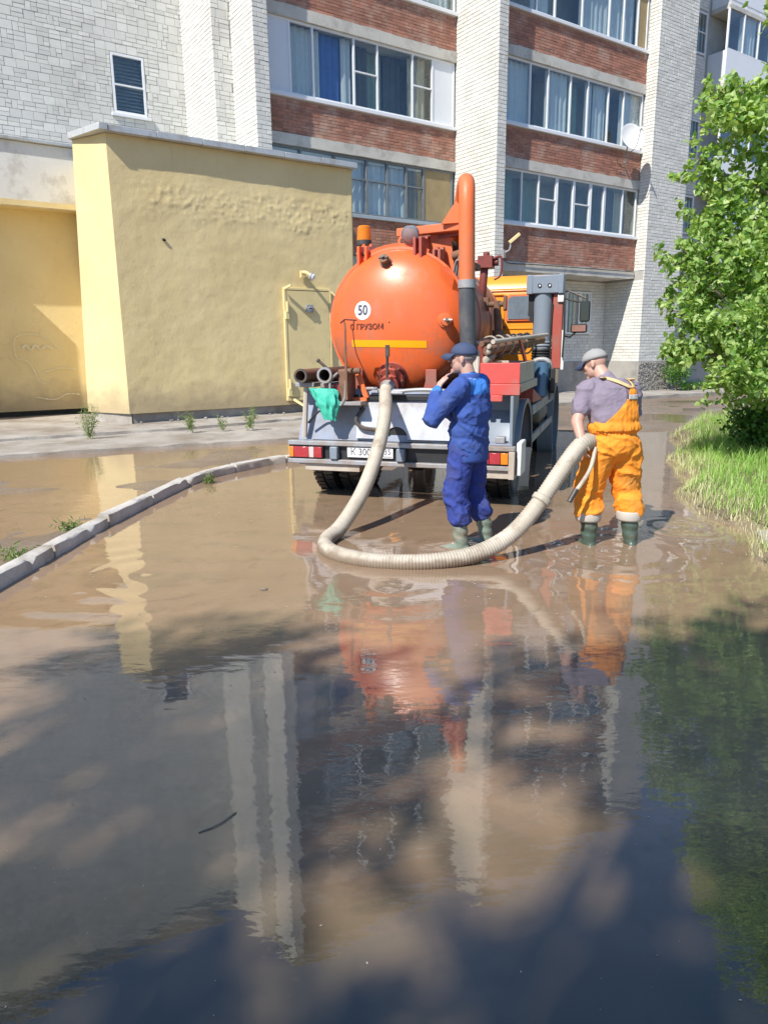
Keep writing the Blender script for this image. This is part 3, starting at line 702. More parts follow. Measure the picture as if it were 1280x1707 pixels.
# metal door, its frame, hinges and lock plate
dr = vpart(MB().box(8.18, 9.34, 15.845, 15.875, .50, 3.0), 'door', 'cream_metal', bevel=.008)
vpart(MB().box(8.11, 8.17, 15.835, 15.90, .42, 3.06).box(9.35, 9.40, 15.835, 15.90, .42, 3.06).box(8.17, 9.35, 15.838, 15.90, 3.01, 3.06).box(8.17, 9.35, 15.835, 15.90, .42, .49), 'door_frame', 'cream_metal', bevel=.006)
for z in (2.62, .82): vpart(MB().cyl((8.17, 15.79, z - .12), (8.17, 15.79, z + .12), .035, n=10).box(8.12, 8.2, 15.77, 15.84, z - .28, z - .10), 'hinge', 'cream_metal', dr)
vpart(MB().box(8.68, 8.86, 15.775, 15.845, 2.5, 2.68).cyl((8.77, 15.79, 2.59), (8.77, 15.755, 2.59), .055, n=12), 'lock_plate', 'galv', dr, bevel=.006)
vpart(MB().box(8.72, 8.82, 15.752, 15.756, 2.58, 2.6), 'keyhole', 'black', dr)
vpart(MB().beam((8.08, 15.79, 3.02), (8.20, 15.62, 3.1), .05, .05).beam((9.36, 15.78, 3.0), (9.52, 15.66, 2.8), .04, .03), 'rain_hood_bracket', 'cream_metal', bevel=.004)
vpart(MB().beam((8.25, 15.78, .45), (8.55, 15.2, .12), .06, .05), 'door_prop', 'cream_metal', bevel=.005)
vpart(MB().tube(bez([(5.33, 15.88, 3.92), (5.36, 15.87, 3.93), (5.39, 15.88, 3.91)], 3), .025, 8), 'drill_hole', 'black')
# wall lamp over the door
lm = thing('wall_lamp', 'small round glass wall lamp on an angled arm above the metal door', 'lamp', W(8.62, 15.86, 3.36), FROT)
o = (8.62, 15.86, 3.36)
MB().box(8.57, 8.67, 15.80, 15.87, 3.30, 3.46).tube(bez([(8.62, 15.82, 3.42), (8.66, 15.70, 3.40), (8.72, 15.62, 3.33)], 5), .04, 10).build('arm', 'cream_metal', lm, off=o)
dv = Vector((.55, -.75, -.35)).normalized()
MB().lathe([(.045, -.03), (.095, 0), (.10, .05), (.09, .06)], (8.72, 15.62, 3.32), dv, 16).build('housing', 'galv', lm, off=o)
MB().lathe([(.088, .05), (.08, .085), (.05, .11), (.005, .12)], (8.72, 15.62, 3.32), dv, 16).build('lens', 'lens_clear' if 0 else 'white_paint', lm, off=o)

# satellite dish on the right bay
ds = thing('satellite_dish', 'white round satellite dish fixed to the right brick balcony band', 'satellite dish', W(20.62, 16.18, 7.35), FROT)
o = (20.62, 16.18, 7.35); dd = Vector((-.28, -.9, .3)).normalized(); c = Vector((20.42, 15.80, 7.98))
pr = [(.42 * k / 10, .10 * (k / 10) ** 2) for k in range(11)] + [(.425, .10), (.42, .085)] + [(.42 * k / 10, .10 * (k / 10) ** 2 - .012) for k in range(9, -1, -1)]
MB().lathe(pr, c, dd, 36).build('reflector', 'dish', ds, off=o)
MB().tube(bez([c - dd * .02, c - dd * .12 + Vector((.05, .1, -.25)), (20.55, 16.0, 7.4), (20.62, 16.17, 7.35)], 5), .022, 8).build('mount', 'galv', ds, off=o)
MB().tube(bez([c + Vector((0, 0, -.4)), c + Vector((-.12, -.3, -.30)), c + dd * .5], 5), .012, 6).build('feed_arm', 'galv', ds, off=o)
MB().cyl(c + dd * .44, c + dd * .56, .035, n=10).build('receiver', 'white_paint', ds, off=o)
MB().tube(bez([(20.6, 16.15, 7.2), (20.25, 16.12, 7.3), (20.2, 16.1, 7.42)], 4), .01, 5).build('cable', 'black', ds, off=o)
# floodlight / camera bracket by the fin
cmr = thing('security_camera', 'pale security camera on a bracket beside the white brick pier', 'camera', W(15.05, 15.80, 4.3), FROT)
o = (15.05, 15.80, 4.3)
MB().box(15.0, 15.08, 15.70, 15.748, 4.1, 4.32).tube(bez([(15.06, 15.72, 4.25), (15.14, 15.62, 4.32), (15.16, 15.6, 4.5)], 5), .025, 8).build('bracket', 'galv', cmr, off=o)
MB().beam((15.12, 15.62, 4.50), (15.38, 15.48, 4.74), .09, .09).build('body', 'cream_metal', cmr, off=o, bevel=.01)
MB().tube(bez([(15.08, 15.74, 4.12), (15.6, 16.1, 4.03), (17, 16.13, 4.05), (21.4, 16.13, 4.06)], 8), .012, 5).build('cable', 'black', cmr, off=o)

# ------------------------------------------------------------------ vacuum truck (x right, y forward from the rear bumper, z up)
trk = thing('vacuum_truck', 'orange vacuum tanker truck parked in the muddy puddle, seen from behind', 'truck', (.1425, 7.61, 0), R(-18))
def tp(mb, name, m, parent=None, **kw): return mb.build(name, m, parent or trk, **kw)
# chassis
tp(MB().box(-.46, -.36, .12, 6.2, .78, 1.02).box(.36, .46, .12, 6.2, .78, 1.02).box(-.36, .36, .14, .24, .8, 1.0).box(-.36, .36, 2.4, 2.5, .8, 1.0), 'chassis_frame', 'black', bevel=.01)
tp(MB().cyl((-1.0, .85, .47), (1.0, .85, .47), .09, n=12).ell((0, .85, .47), (.22, .26, .24)), 'rear_axle', 'black')
tp(MB().cyl((0, 1.0, .52), (0, 4.0, .8), .05, n=10), 'drive_shaft', 'black')
def wheel(x, y, side, r=.51, w=.27, dual=False):
    c = Vector((x, y, .465)); d = Vector((side, 0, 0))
    pr = [(.27, -w / 2 + .02), (.36, -w / 2), (.45, -w / 2 + .005), (r - .025, -w / 2 + .03), (r, -w / 2 + .06), (r, -.012), (r - .014, -.01), (r - .014, .01), (r, .012), (r, w / 2 - .06), (r - .025, w / 2 - .03), (.45, w / 2 - .005), (.36, w / 2), (.27, w / 2 - .02)]
    t = tp(MB().lathe(pr, c, d, 40), 'wheel', 'tyre')
    lg = MB()
    for k in range(44):
        a = 2 * math.pi * k / 44
        for s_ in (-1, 1):
            a2 = a + (.08 if s_ > 0 else 0); rd = Vector((0, math.cos(a2), math.sin(a2))); tg = Vector((0, -math.sin(a2), math.cos(a2)))
            p = c + rd * (r + .001) + d * s_ * .068; lg.beam(p - d * .05 + tg * .008 * s_, p + d * .05 - tg * .008 * s_, .052, .014, rd)
    tp(lg, 'tread', 'tyre', t, smooth=False)
    z = -.03 if dual else .0
    tp(MB().lathe([(.275, w / 2 - .02), (.265, w / 2 - .01), (.245, w / 2 - .03), (.235, -.02 + z), (.17, -.06 + z), (.14, .0 + z), (.10, .04 + z), (.0, .05 + z)], c, d, 28), 'rim', 'dark_steel', t)
    nb = MB()
    for k in range(8):
        a = 2 * math.pi * k / 8; p = c + Vector((0, math.cos(a), math.sin(a))) * .19; nb.cyl(p + d * (-.06 + z), p + d * (-.01 + z), .016, n=6)
    tp(nb, 'wheel_nuts', 'steel', t)
for sd in (-1, 1):
    wheel(sd * 1.02, .85, sd, dual=True); wheel(sd * .70, .85, sd, dual=True); wheel(sd * 1.02, 4.9, sd)
# rear bumper
bp = tp(MB().box(-1.25, 1.25, -.04, .05, .615, .665), 'bumper', 'galv', bevel=.008)
tp(MB().box(-1.25, 1.22, -.045, .05, .415, .465), 'lower_rail', 'galv', bp, bevel=.008)
tp(MB().box(-1.24, 1.20, .012, .05, .466, .614), 'backing', 'black', bp)
tp(MB().box(-1.06, -.42, -.01, .12, .335, .413), 'under_plate', 'beige_metal', bp, bevel=.005); tp(MB().box(.80, 1.21, -.012, .12, .33, .413), 'under_plate', 'beige_metal', bp, bevel=.005)
tp(MB().box(1.19, 1.25, -.05, .12, .33, .614), 'end_plate', 'beige_metal', bp, bevel=.005)
tp(MB().box(1.26, 1.31, .02, .36, .36, .70), 'mudflap_bracket', 'white_paint', bevel=.01)
for x0, x1, lens in ((-1.235, -.845, (('lens_amber', .14), ('lens_red', .46), ('lens_clear', .16), ('lens_red', .24))), (.80, 1.185, (('lens_red', .2), ('lens_red', .3), ('lens_red', .30), ('lens_amber', .20)))):
    tl = tp(MB().box(x0 - .008, x1 + .008, -.026, .02, .468, .612), 'tail_lamp', 'black', bevel=.006); a = x0
    for m, f in lens:
        b = a + (x1 - x0) * f; tp(MB().box(a + .002, b - .002, -.044, -.024, .482, .598), 'lens', m, tl, bevel=.005); a = b
for x in (-.70, .055): tp(MB().box(x - .045, x + .045, -.07, .02, .47, .61), 'rubber_buffer', 'grille_grey', bevel=.012)
pl = tp(MB().box(-.555, -.035, -.022, .0, .497, .609), 'number_plate', 'white_paint', bevel=.004)
pf = lambda x0, z0: (lambda x, y: (x0 + x, -.0245, z0 + y))
text_mesh('К 300', .105, pf(-.40, .555), 'plate_lettering', 'ink', pl, sx=.92)
text_mesh('35', .082, pf(-.098, .565), 'plate_region', 'ink', pl)
tp(MB().box(-.171, -.167, -.0245, -.0225, .500, .606).box(-.15, -.052, -.0245, -.0225, .512, .518), 'plate_line', 'ink', pl, smooth=False)
# rear panel behind the bumper
tp(MB().prism([(-1.16, .67), (.60, .67), (.60, .80), (.55, .84), (.60, .95), (.52, 1.0), (.52, 1.22), (-1.09, 1.22)], lambda a, b, d: (a, d + .22 * (b - .67), b), .06, .08), 'rear_panel', 'truck_grey', smooth=False)
tp(MB().box(.50, 1.20, .10, .52, .655, .672), 'rear_ledge', 'truck_grey', bevel=.004); tp(MB().box(.46, 1.20, .52, .54, .66, 1.17), 'inner_panel', 'grille_grey'); tp(MB().box(1.17, 1.20, .12, .52, .672, 1.16), 'side_panel', 'grille_grey', bevel=.004)
tp(MB().box(.70, .80, .12, .30, .672, .78), 'bracket', 'galv', bevel=.01); tp(MB().box(1.02, 1.12, .14, .24, .672, .74), 'bracket', 'galv', bevel=.01)
arc = [(-.02 + .13 * math.cos(t), .70 + .13 * math.sin(t)) for t in np.linspace(math.pi, 0, 12)]
tp(MB().prism([(-.47, .70), (-.47, .88), (-.40, 1.05), (-.36, 1.08), (.52, 1.08), (.55, .98), (.59, .92), (.56, .70)] + arc[::-1], lambda a, b, d: (a, d + .22 * (b - .67), b), .025, .045), 'access_panel', 'panel_white', smooth=False)
tp(MB().box(-.16, .12, .075, .40, .66, .86), 'tow_recess', 'black')
tp(MB().tube(bez([(-.40, .10, 1.02), (-.46, .02, .9), (-.38, .0, .82), (-.2, .01, .80), (-.12, .02, .82)], 6), .022, 8), 'shadow_loop', 'dark_steel')  # dark tube put in for the shadow loops lying on the panel
tp(MB().box(-.55, .70, .12, .5, 1.10, 1.16), 'cross_member', 'black', bevel=.01)
tp(MB().tube(bez([(-.1, .12, 1.19), (.25, .1, 1.22), (.6, .12, 1.2)], 6), .02, 8), 'rag_strip', 'galv')
# tank
CX, CZ, TR, YR, DP = -.16, 1.915, .775, .62, .34
def hy(x, z, off=.004): return YR - DP * math.sqrt(max(0, 1 - ((x - CX) ** 2 + (z - CZ) ** 2) / TR ** 2)) - off
tank = tp(MB().lathe([(TR * math.sin(t), YR - DP * math.cos(t)) for t in np.linspace(0.01, math.pi / 2, 18)], (CX, 0, CZ), (0, 1, 0), 64), 'tank_rear_head', 'orange', ang=180)
bar = tp(MB().lathe([(TR + .002, YR), (TR + .002, 3.05), (TR * .92, 3.2), (TR * .6, 3.33), (.001, 3.38)], (CX, 0, CZ), (0, 1, 0), 64), 'tank_barrel', 'orange_dust_shade')
tp(MB().lathe([(TR, YR - .03), (TR + .028, YR - .025), (TR + .028, YR + .03), (TR, YR + .04)], (CX, 0, CZ), (0, 1, 0), 64, closed=True), 'rim_flange', 'orange', tank)
for y in (1.35, 2.1, 2.85): tp(MB().lathe([(TR, y), (TR + .014, y + .005), (TR + .014, y + .055), (TR, y + .06)], (CX, 0, CZ), (0, 1, 0), 64), 'hoop', 'orange_dust_shade', bar)
# yellow reflective tape bent onto the head
st = MB(); n = 24
for i in range(n + 1):
    x = -.615 + .85 * i / n
    for z in (1.665, 1.69, 1.715, 1.74): st.v.append((x, hy(x, z - .02 * i / n), z - .02 * i / n))
st.f = [(i * 4 + k, (i + 1) * 4 + k, (i + 1) * 4 + k + 1, i * 4 + k + 1) for i in range(n) for k in range(3)]
tp(st, 'reflective_tape', 'yellow_tape', tank, ang=180)
dc = MB(); dc.v.append((-.468, hy(-.468, 2.045), 2.045))
for rr in (.05, .098):
    for k in range(32): a = 2 * math.pi * k / 32; x, z = -.468 + rr * math.cos(a), 2.045 + rr * math.sin(a); dc.v.append((x, hy(x, z), z))
dc.f = [(0, 1 + k, 1 + (k + 1) % 32) for k in range(32)] + [(1 + k, 33 + k, 33 + (k + 1) % 32, 1 + (k + 1) % 32) for k in range(32)]
sg = tp(dc, 'speed_limit_disc', 'white_paint', tank, ang=180)
text_mesh('50', .145, lambda x, y: (-.468 + x, hy(-.468 + x, 2.045 + y, .008), 2.045 + y), 'speed_lettering', 'ink', tank, bold=.003, sx=.82)
text_mesh('С ГРУЗОМ', .080, lambda x, y: (-.425 + x, hy(-.425 + x, 1.872 + y, .006), 1.872 + y), 'load_lettering', 'ink_brown', tank, bold=.002)
# brackets on top of the head
def plate(x, y0, y1, z0, z1, th=.03, r=.05, m='orange'):
    P = [(y0, z0), (y1, z0), (y1, z1 - r)] + [(y1 - r + r * math.cos(t), z1 - r + r * math.sin(t)) for t in np.linspace(.3, math.pi - .3, 6)] + [(y0, z1 - r)]
    return tp(MB().prism(P, lambda a, b, d: (d, a, b), x - th / 2, x + th / 2), 'hinge_ear', m, tank, bevel=.006)
for x in (-.585, -.50): plate(x, .52, .78, 2.38, 2.78)
for x in (.055, .12): plate(x, .50, .85, 2.45, 2.84, m='dull_red')
for x in (.24, .30): plate(x, .6, .85, 2.35, 2.72, m='dull_red')
tp(MB().cyl((-.64, .62, 2.66), (-.44, .62, 2.66), .022, n=10), 'hinge_pin', 'dark_steel', tank)
rg = MB()
for i in range(20):
    t0 = math.pi * (.36 + .28 * i / 19); rg.v += [(CX + (TR + q) * math.cos(t0), yy, CZ + (TR + q) * math.sin(t0)) for q, yy in ((-.03, .60), (.06, .60), (.06, .63), (-.03, .63))]
rg.f = [(i * 4 + k, i * 4 + 4 + k, i * 4 + 4 + (k + 1) % 4, i * 4 + (k + 1) % 4) for i in range(19) for k in range(4)] + [(0, 1, 2, 3), (79, 78, 77, 76)]
tp(rg, 'top_rib', 'orange', tank, ang=30)
tp(MB().lathe([(.035, -.012), (.06, -.012), (.06, .012), (.035, .012)], (-.095, .61, 2.77), (0, 1, 0), 20, closed=True), 'lifting_eye', 'orange_arm', tank)
# beacon and work lamp
bc = tp(MB().lathe([(.001, 0), (.085, 0), (.085, .05), (.06, .06), (.06, .0601)], (-.615, .82, 2.78), (0, 0, 1), 20), 'beacon', 'dark_steel')
tp(MB().cyl((-.615, .82, 2.5), (-.615, .82, 2.79), .03, n=10), 'post', 'dull_red', bc)
tp(MB().lathe([(.085, .05), (.082, .10), (.075, .19), (.06, .205), (.001, .21)], (-.615, .82, 2.78), (0, 0, 1), 24), 'dome', 'amber_glass', bc)
tp(MB().lathe([(.001, .06), (.035, .07), (.03, .16), (.001, .17)], (-.615, .82, 2.78), (0, 0, 1), 12), 'bulb', 'lens_amber', bc)
wd = Vector((-.12, -.9, -.35)).normalized()
wl = tp(MB().lathe([(.001, .16), (.04, .155), (.075, .1), (.088, .03), (.095, .0), (.085, -.005)], (-.01, .54, 2.82), -wd, 24), 'work_lamp', 'grille_grey')
tp(MB().lathe([(.086, 0), (.06, .015), (.001, .02)], (-.01, .54, 2.82), wd, 24), 'lens', 'lamp_glass', wl)
tp(MB().cyl((.0, .64, 2.62), (-.005, .62, 2.80), .018, n=8), 'stalk', 'dark_steel', wl)
# sight glass and valves on the head
def fitting(x, z, r, m, cap):
    nrm = Vector(((x - CX) * .5, -.6, (z - CZ) * .5)).normalized(); p = Vector((x, hy(x, z, 0), z))
    f = tp(MB().lathe([(r * 1.15, -.02), (r * 1.15, .018), (r * .8, .022), (r * .8, .06), (r * .9, .065), (r * .9, .085), (.001, .09)], p, nrm, 20), 'head_fitting', m, tank)
    tp(MB().cyl(p + nrm * .085 + Vector((-.05, 0, .0)), p + nrm * .1 + Vector((.06, 0, -.005)), .012, n=8).cyl(p + nrm * .08, p + nrm * .12, .016, n=8), 'clamp', cap, tank)
fitting(.415, 1.93, .066, 'orange_arm', 'steel'); fitting(-.235, 2.54, .058, 'rust', 'dark_steel')
# outlet valve with lever
oc = Vector((-.16, hy(-.16, 1.33, 0), 1.345)); od = Vector((0, -.86, -.5)).normalized()
ov = tp(MB().lathe([(.17, -.06), (.17, .0), (.11, .01), (.10, .06), (.15, .065), (.15, .1), (.095, .105), (.09, .16), (.11, .165), (.11, .19), (.08, .19)], oc, od, 24), 'outlet_valve', 'dull_red')
bl = MB()
for k in range(8):
    a = 2 * math.pi * k / 8; e1 = od.orthogonal().normalized(); e2 = od.cross(e1); q = oc + (e1 * math.cos(a) + e2 * math.sin(a)) * .13; bl.cyl(q + od * .0, q + od * .12, .013, n=6)
tp(bl, 'flange_bolts', 'rust', ov)
tp(MB().cyl((-.14, .12, 1.34), (-.125, .10, 1.67), .016, n=8).box(-.145, -.105, .085, .115, 1.56, 1.68), 'valve_lever', 'dark_steel', ov)
tp(MB().box(-.36, -.24, .05, .12, 1.215, 1.245), 'coupling_claw', 'galv', ov, bevel=.01); tp(MB().box(-.08, .06, .03, .1, 1.17, 1.20), 'coupling_claw', 'galv', ov, bevel=.01)
# tank cradle
for x in (-.56, .28):
    tp(MB().prism([(-.12, 1.08), (.12, 1.08), (.06, 1.30), (.06, 1.42), (-.06, 1.42), (-.06, 1.30)], lambda a, b, d: (x + a, d, b), .35, .40), 'cradle_leg', 'dull_red', bevel=.006)
tp(MB().prism([(-.78, 1.13), (-.70, 1.13), (-.64, 1.34), (-.72, 1.34)], lambda a, b, d: (a + .12, d, b), .10, .14).box(-.70, -.36, .08, .18, 1.08, 1.13).prism([(-.40, 1.13), (-.34, 1.13), (-.44, 1.40), (-.50, 1.40)], lambda a, b, d: (a, d, b), .10, .14), 'rear_cradle', 'orange_arm', bevel=.005)
tp(MB().box(-.5, .2, .6, 3.1, 1.04, 1.16), 'subframe', 'dull_red')
tp(MB().box(-.4, .08, 1.6, 2.1, 2.66, 2.72).lathe([(.2, 0), (.2, .1), (.001, .12)], (-.16, 1.9, 2.68), (0, 0, 1), 20), 'tank_hatch', 'orange_dust_shade')
# suction boom
bm_ = tp(MB().tube(bez([(.662, .33, 2.30), (.655, .33, 2.7), (.648, .34, 3.08), (.632, .40, 3.24), (.595, .52, 3.29), (.54, .68, 3.22), (.44, .95, 2.98), (.34, 1.25, 2.72)], 7), .082, 20), 'boom_pipe', 'orange_arm')
tp(MB().cyl((.662, .33, 2.24), (.662, .33, 2.32), .094, n=20), 'clamp_ring', 'galv', bm_)
tp(MB().tube(bez([(.662, .33, 2.28), (.67, .34, 1.9), (.69, .38, 1.5), (.715, .45, 1.1), (.72, .55, .85)], 8), [.086] * 33, 16), 'drop_hose', 'rubber_hose', bm_)
tp(MB().prism([(.30, 2.93), (.58, 2.93), (.62, 3.24), (.50, 3.20), (.42, 3.10)], lambda a, b, d: (a, d, b), .68, .72).prism([(.30, 2.93), (.56, 2.93), (.60, 3.18), (.42, 3.08)], lambda a, b, d: (a, d, b), .9, .94).box(.40, .60, .69, .93, 3.02, 3.05), 'boom_gusset', 'orange_arm', bm_, bevel=.006)
tp(MB().beam((-.24, .92, 2.90), (.56, .74, 2.905), .12, .09), 'boom_beam', 'orange_arm', bm_, bevel=.01)
tp(MB().beam((-.05, .93, 2.80), (.5, .85, 2.86), .06, .05), 'hydraulic_ram', 'dull_red', bm_)
tp(MB().prism([(.08, 2.30), (.44, 2.30), (.36, 2.88), (.14, 2.88)], lambda a, b, d: (a, d, b), .86, .90).prism([(.10, 2.30), (.44, 2.30), (.36, 2.88), (.16, 2.88)], lambda a, b, d: (a, d, b), 1.2, 1.24), 'boom_column', 'orange_arm', bm_, bevel=.006)
tp(MB().cyl((.28, 1.08, 2.3), (.28, 1.08, 2.8), .12, n=16).cyl((.46, 1.0, 2.35), (.46, 1.0, 2.75), .06, n=12).box(.34, .62, .9, 1.3, 2.5, 2.56).cyl((.40, .85, 2.62), (.60, .80, 2.66), .05, n=10), 'slewing_gear', 'rust', bm_)
hz = MB()
for k in range(5): hz.tube(bez([(.40 + .03 * k, .82, 2.36), (.46 + .03 * k, .74, 2.56 + .04 * k), (.53, .76, 2.50), (.56, .86, 2.3 - .03 * k)], 6), .012, 6)
tp(hz, 'hydraulic_lines', 'galv' , bm_)
# wedge put in for the arm's shadow on the right of the head
tp(MB().add([(.36, .42, 2.46), (.50, .46, 2.36), (.56, .60, 2.15), (.40, .62, 2.50), (.36, .44, 2.40), (.46, .50, 2.18)], [(0, 1, 3), (1, 2, 3), (0, 4, 5, 1), (1, 5, 2)]), 'shadow_wedge', 'orange', tank, smooth=False)
tp(MB().tube(bez([(.38, .5, 2.42), (.52, .56, 2.25), (.60, .62, 2.0), (.62, .66, 1.7)], 8), .016, 8), 'edge_line', 'black', tank)
# left tool rack with two suction pipes, shelf, levers and the bent bar
rk = tp(MB().beam((-1.02, -.05, 1.27), (-1.02, 1.6, 1.27), .22, .05).beam((-.74, -.02, 1.26), (-.74, 1.6, 1.26), .22, .05), 'pipe_rack', 'galv', bevel=.008)
for x, r, z in ((-1.03, .070, 1.368), (-.755, .078, 1.376)):
    tp(MB().lathe([(r - .014, 0), (r, 0), (r, 1.9), (r - .014, 1.9)], (x, -.12, z), (0, 1, 0), 24, closed=True), 'suction_pipe', 'rust' if x < -.9 else 'dark_steel', rk)
    tp(MB().lathe([(r - .016, -.006), (r + .006, -.006), (r + .006, .02), (r - .016, .02)], (x, -.12, z), (0, 1, 0), 24, closed=True), 'pipe_lip', 'dark_steel' if x < -.9 else 'galv', rk)
tp(MB().box(-.80, -.62, -.03, .06, 1.16, 1.28), 'marker_lamp', 'lens_red', rk, bevel=.008)
tp(MB().cyl((-.66, -.02, 1.36), (-.84, -.06, 1.52), .016, n=8).ell((-.845, -.06, 1.525), (.022, .022, .022)), 'tap_lever', 'dark_steel', rk)
tp(MB().box(-.62, -.52, -.06, .2, 1.10, 1.42).cyl((-.64, 0, 1.40), (-.40, .02, 1.42), .035, n=10), 'tap_block', 'rust', rk, bevel=.01)
tp(MB().tube(bez([(-.62, -.08, 1.40), (-.70, -.10, 1.30), (-.68, -.10, 1.12), (-.60, -.1, 1.06), (-.54, -.1, 1.14), (-.53, -.09, 1.32)], 8), .013, 8), 'wire_loop', 'galv', rk)
tp(MB().prism([(-.505, 1.12), (-.455, 1.12), (-.468, 1.90), (-.498, 1.92)], lambda a, b, d: (-.515 + (a + .48) * .6, d, b), -.115, -.10), 'flat_bar', 'rust', rk, bevel=.003)
tp(MB().tube([(-.57, -.10, 1.905), (-.52, -.10, 1.94), (-.39, -.10, 1.93)], .009, 6).tube([(-.53, -.1, 1.94), (-.52, -.1, 1.86)], .009, 6).tube([(-.42, -.10, 1.93), (-.43, -.1, 1.83)], .008, 6).tube(bez([(-.435, -.1, 1.84), (-.40, -.10, 1.6), (-.30, -.06, 1.36)], 8), .006, 5), 'wire_hook', 'ink_brown', rk)
tp(MB().box(-.72, -.36, -.10, .1, 1.06, 1.10), 'rack_foot', 'galv', rk, bevel=.005)
tp(MB().cyl((-1.06, 0, .70), (-1.02, 0, 1.26), .03, n=8), 'rack_post', 'beige_metal', rk)
tp(MB().tube(bez([(-1.0, -.02, .86), (-.88, -.03, .98), (-.82, -.03, .99)], 5), .014, 6), 'rope_end', 'black', rk)
# right tool box and load of rods
tb = tp(MB().box(.84, 1.25, .18, .21, 1.28, 1.49), 'tool_box', 'red_box', bevel=.006)
tp(MB().box(1.22, 1.25, .212, 1.45, 1.28, 1.488).box(.84, .87, .212, 1.45, 1.28, 1.488).box(.84, 1.25, 1.42, 1.452, 1.28, 1.489).box(.86, 1.23, .2, 1.43, 1.28, 1.30), 'box_side', 'beige_metal', tb, bevel=.005)
tp(MB().box(.78, 1.255, .172, .21, 1.165, 1.279).box(.95, 1.08, .168, .2, 1.10, 1.164), 'box_skirt', 'red_box', tb, bevel=.006)
tp(MB().box(1.215, 1.262, .212, 1.7, 1.19, 1.279), 'side_rail', 'beige_metal', tb, bevel=.005)
for k, (x, z, r, a, m) in enumerate(((.80, 1.69, .034, .10, 'beige_metal'), (.90, 1.70, .030, .06, 'rust'), (.96, 1.63, .05, .12, 'rust'), (.86, 1.60, .045, .08, 'dark_steel'), (1.02, 1.72, .024, .05, 'beige_metal'))):
    tp(MB().cyl((x - .08, .35, z - .02), (x + .30, 2.1, z + .05 + .4 * a), r, r * .9, n=12), 'rod', m, tb)
tg = MB()
for k in range(22):
    x = .76 + .16 * random.random(); z = 1.50 + .16 * random.random(); y = .30 + .35 * random.random(); tg.ell((x, y, z), (random.uniform(.02, .045), random.uniform(.03, .06), random.uniform(.018, .035)), 9, 6, Matrix.Rotation(random.random() * 3, 3, 'X'))
for k in range(6):
    y = .5 + .24 * k; x = .86 + .045 * k; tg.tube(bez([(x - .09, y, 1.62), (x - .07, y + .02, 1.72), (x + .04, y, 1.755 + .01 * k), (x + .12, y - .02, 1.68), (x + .05, y, 1.57), (x - .09, y + .01, 1.62)], 5), .011, 6)
tp(tg, 'rope_tangle', mat('old_rope', (.36, .31, .24), .85, 0, .3, 14, .002, 90), tb)
tp(MB().box(.9, 1.18, .5, 1.35, 1.30, 1.46), 'box_contents', 'orange_arm', tb, bevel=.02)
tp(MB().beam((.86, .4, 1.3), (.80, .35, 1.66), .04, .03), 'rod_bracket', 'dull_red', tb); tp(MB().beam((1.18, 1.2, 1.46), (1.12, 1.1, 1.72), .03, .03), 'rod_bracket', 'dull_red', tb)
for k in range(2): tp(MB().tube(bez([(.78 + .03 * k, .22, 1.55), (.80 + .02 * k, .16, 1.3), (.86 + .02 * k, .16, 1.14)], 5), .022, 7), 'rag', 'beige_metal', tb)
# pump column by the tank
tp(MB().cyl((.74, 1.9, 1.5), (.74, 1.9, 1.85), .075, n=14).cyl((.74, 1.9, 1.85), (.72, 1.9, 2.2), .045, n=12).cyl((.58, 1.9, 2.16), (.84, 1.9, 2.16), .035, n=10).box(.56, .62, 1.86, 1.94, 2.08, 2.24).box(.80, .84, 1.86, 1.94, 2.08, 2.26), 'pump_column', 'rust', bevel=.006)
tp(MB().box(.46, .64, 1.95, 2.15, 2.60, 2.74).cyl((.50, 2.05, 2.2), (.53, 2.05, 2.62), .05, n=10).cyl((.42, 2.05, 2.66), (.70, 2.05, 2.67), .045, n=12).cyl((.55, 2.05, 2.72), (.55, 2.05, 2.79), .04, n=10).tube(bez([(.64, 2.0, 2.7), (.74, 2.0, 2.72), (.74, 2.0, 2.52), (.66, 2.0, 2.46)], 6), .016, 6), 'relief_valve', mat('valve_red', (.22, .055, .045), .5, .2, .3, 8, .001, 50), bevel=.008)
# fenders, side guard and the running gear on the right; the left mirrors it plainly
for sd in (-1, 1):
    fm = MB(); N = 18
    for i in range(N + 1):
        t = math.pi * (-.06 + 1.06 * i / N); y, z = .85 - .60 * math.cos(t), .47 + .62 * math.sin(t)
        for x in (.52, 1.255): fm.v.append((sd * x, y, z))
        fm.v += [(sd * 1.255, .85 - .55 * math.cos(t), .47 + .57 * math.sin(t))]
    fm.f = [(i * 3 + k, i * 3 + 3 + k, i * 3 + 4 + k, i * 3 + 1 + k) for i in range(N) for k in range(2)]
    fo = tp(fm, 'rear_fender', 'grille_grey', ang=60); q = fo.modifiers.new('thick', 'SOLIDIFY'); q.thickness = .012
    tp(MB().box(sd * 1.22 - .02, sd * 1.22 + .02, 1.6, 4.2, .84, .96), 'side_guard', 'galv', bevel=.01); tp(MB().box(sd * 1.22 - .02, sd * 1.22 + .02, 1.6, 4.2, .50, .60), 'side_guard', 'galv', bevel=.01)
    for y in (1.75, 2.9, 4.0): tp(MB().box(sd * 1.16 - .02, sd * 1.16 + .02, y, y + .06, .5, 1.05), 'guard_post', 'black')
tp(MB().add([(1.02, 1.5, 1.16), (1.24, 1.5, 1.16), (1.24, 2.6, .97), (1.02, 2.6, .97), (1.02, 1.5, 1.0), (1.24, 1.5, 1.0), (1.24, 2.6, .962), (1.02, 2.6, .962)], [(0, 1, 2, 3), (1, 5, 6, 2), (0, 4, 5, 1), (2, 6, 7, 3)]), 'step_plate', 'dull_red', smooth=False)
tp(MB().capsule((.95, 2.9, .72), (.95, 3.8, .72), .25, .25, 20), 'fuel_tank', 'dark_steel')
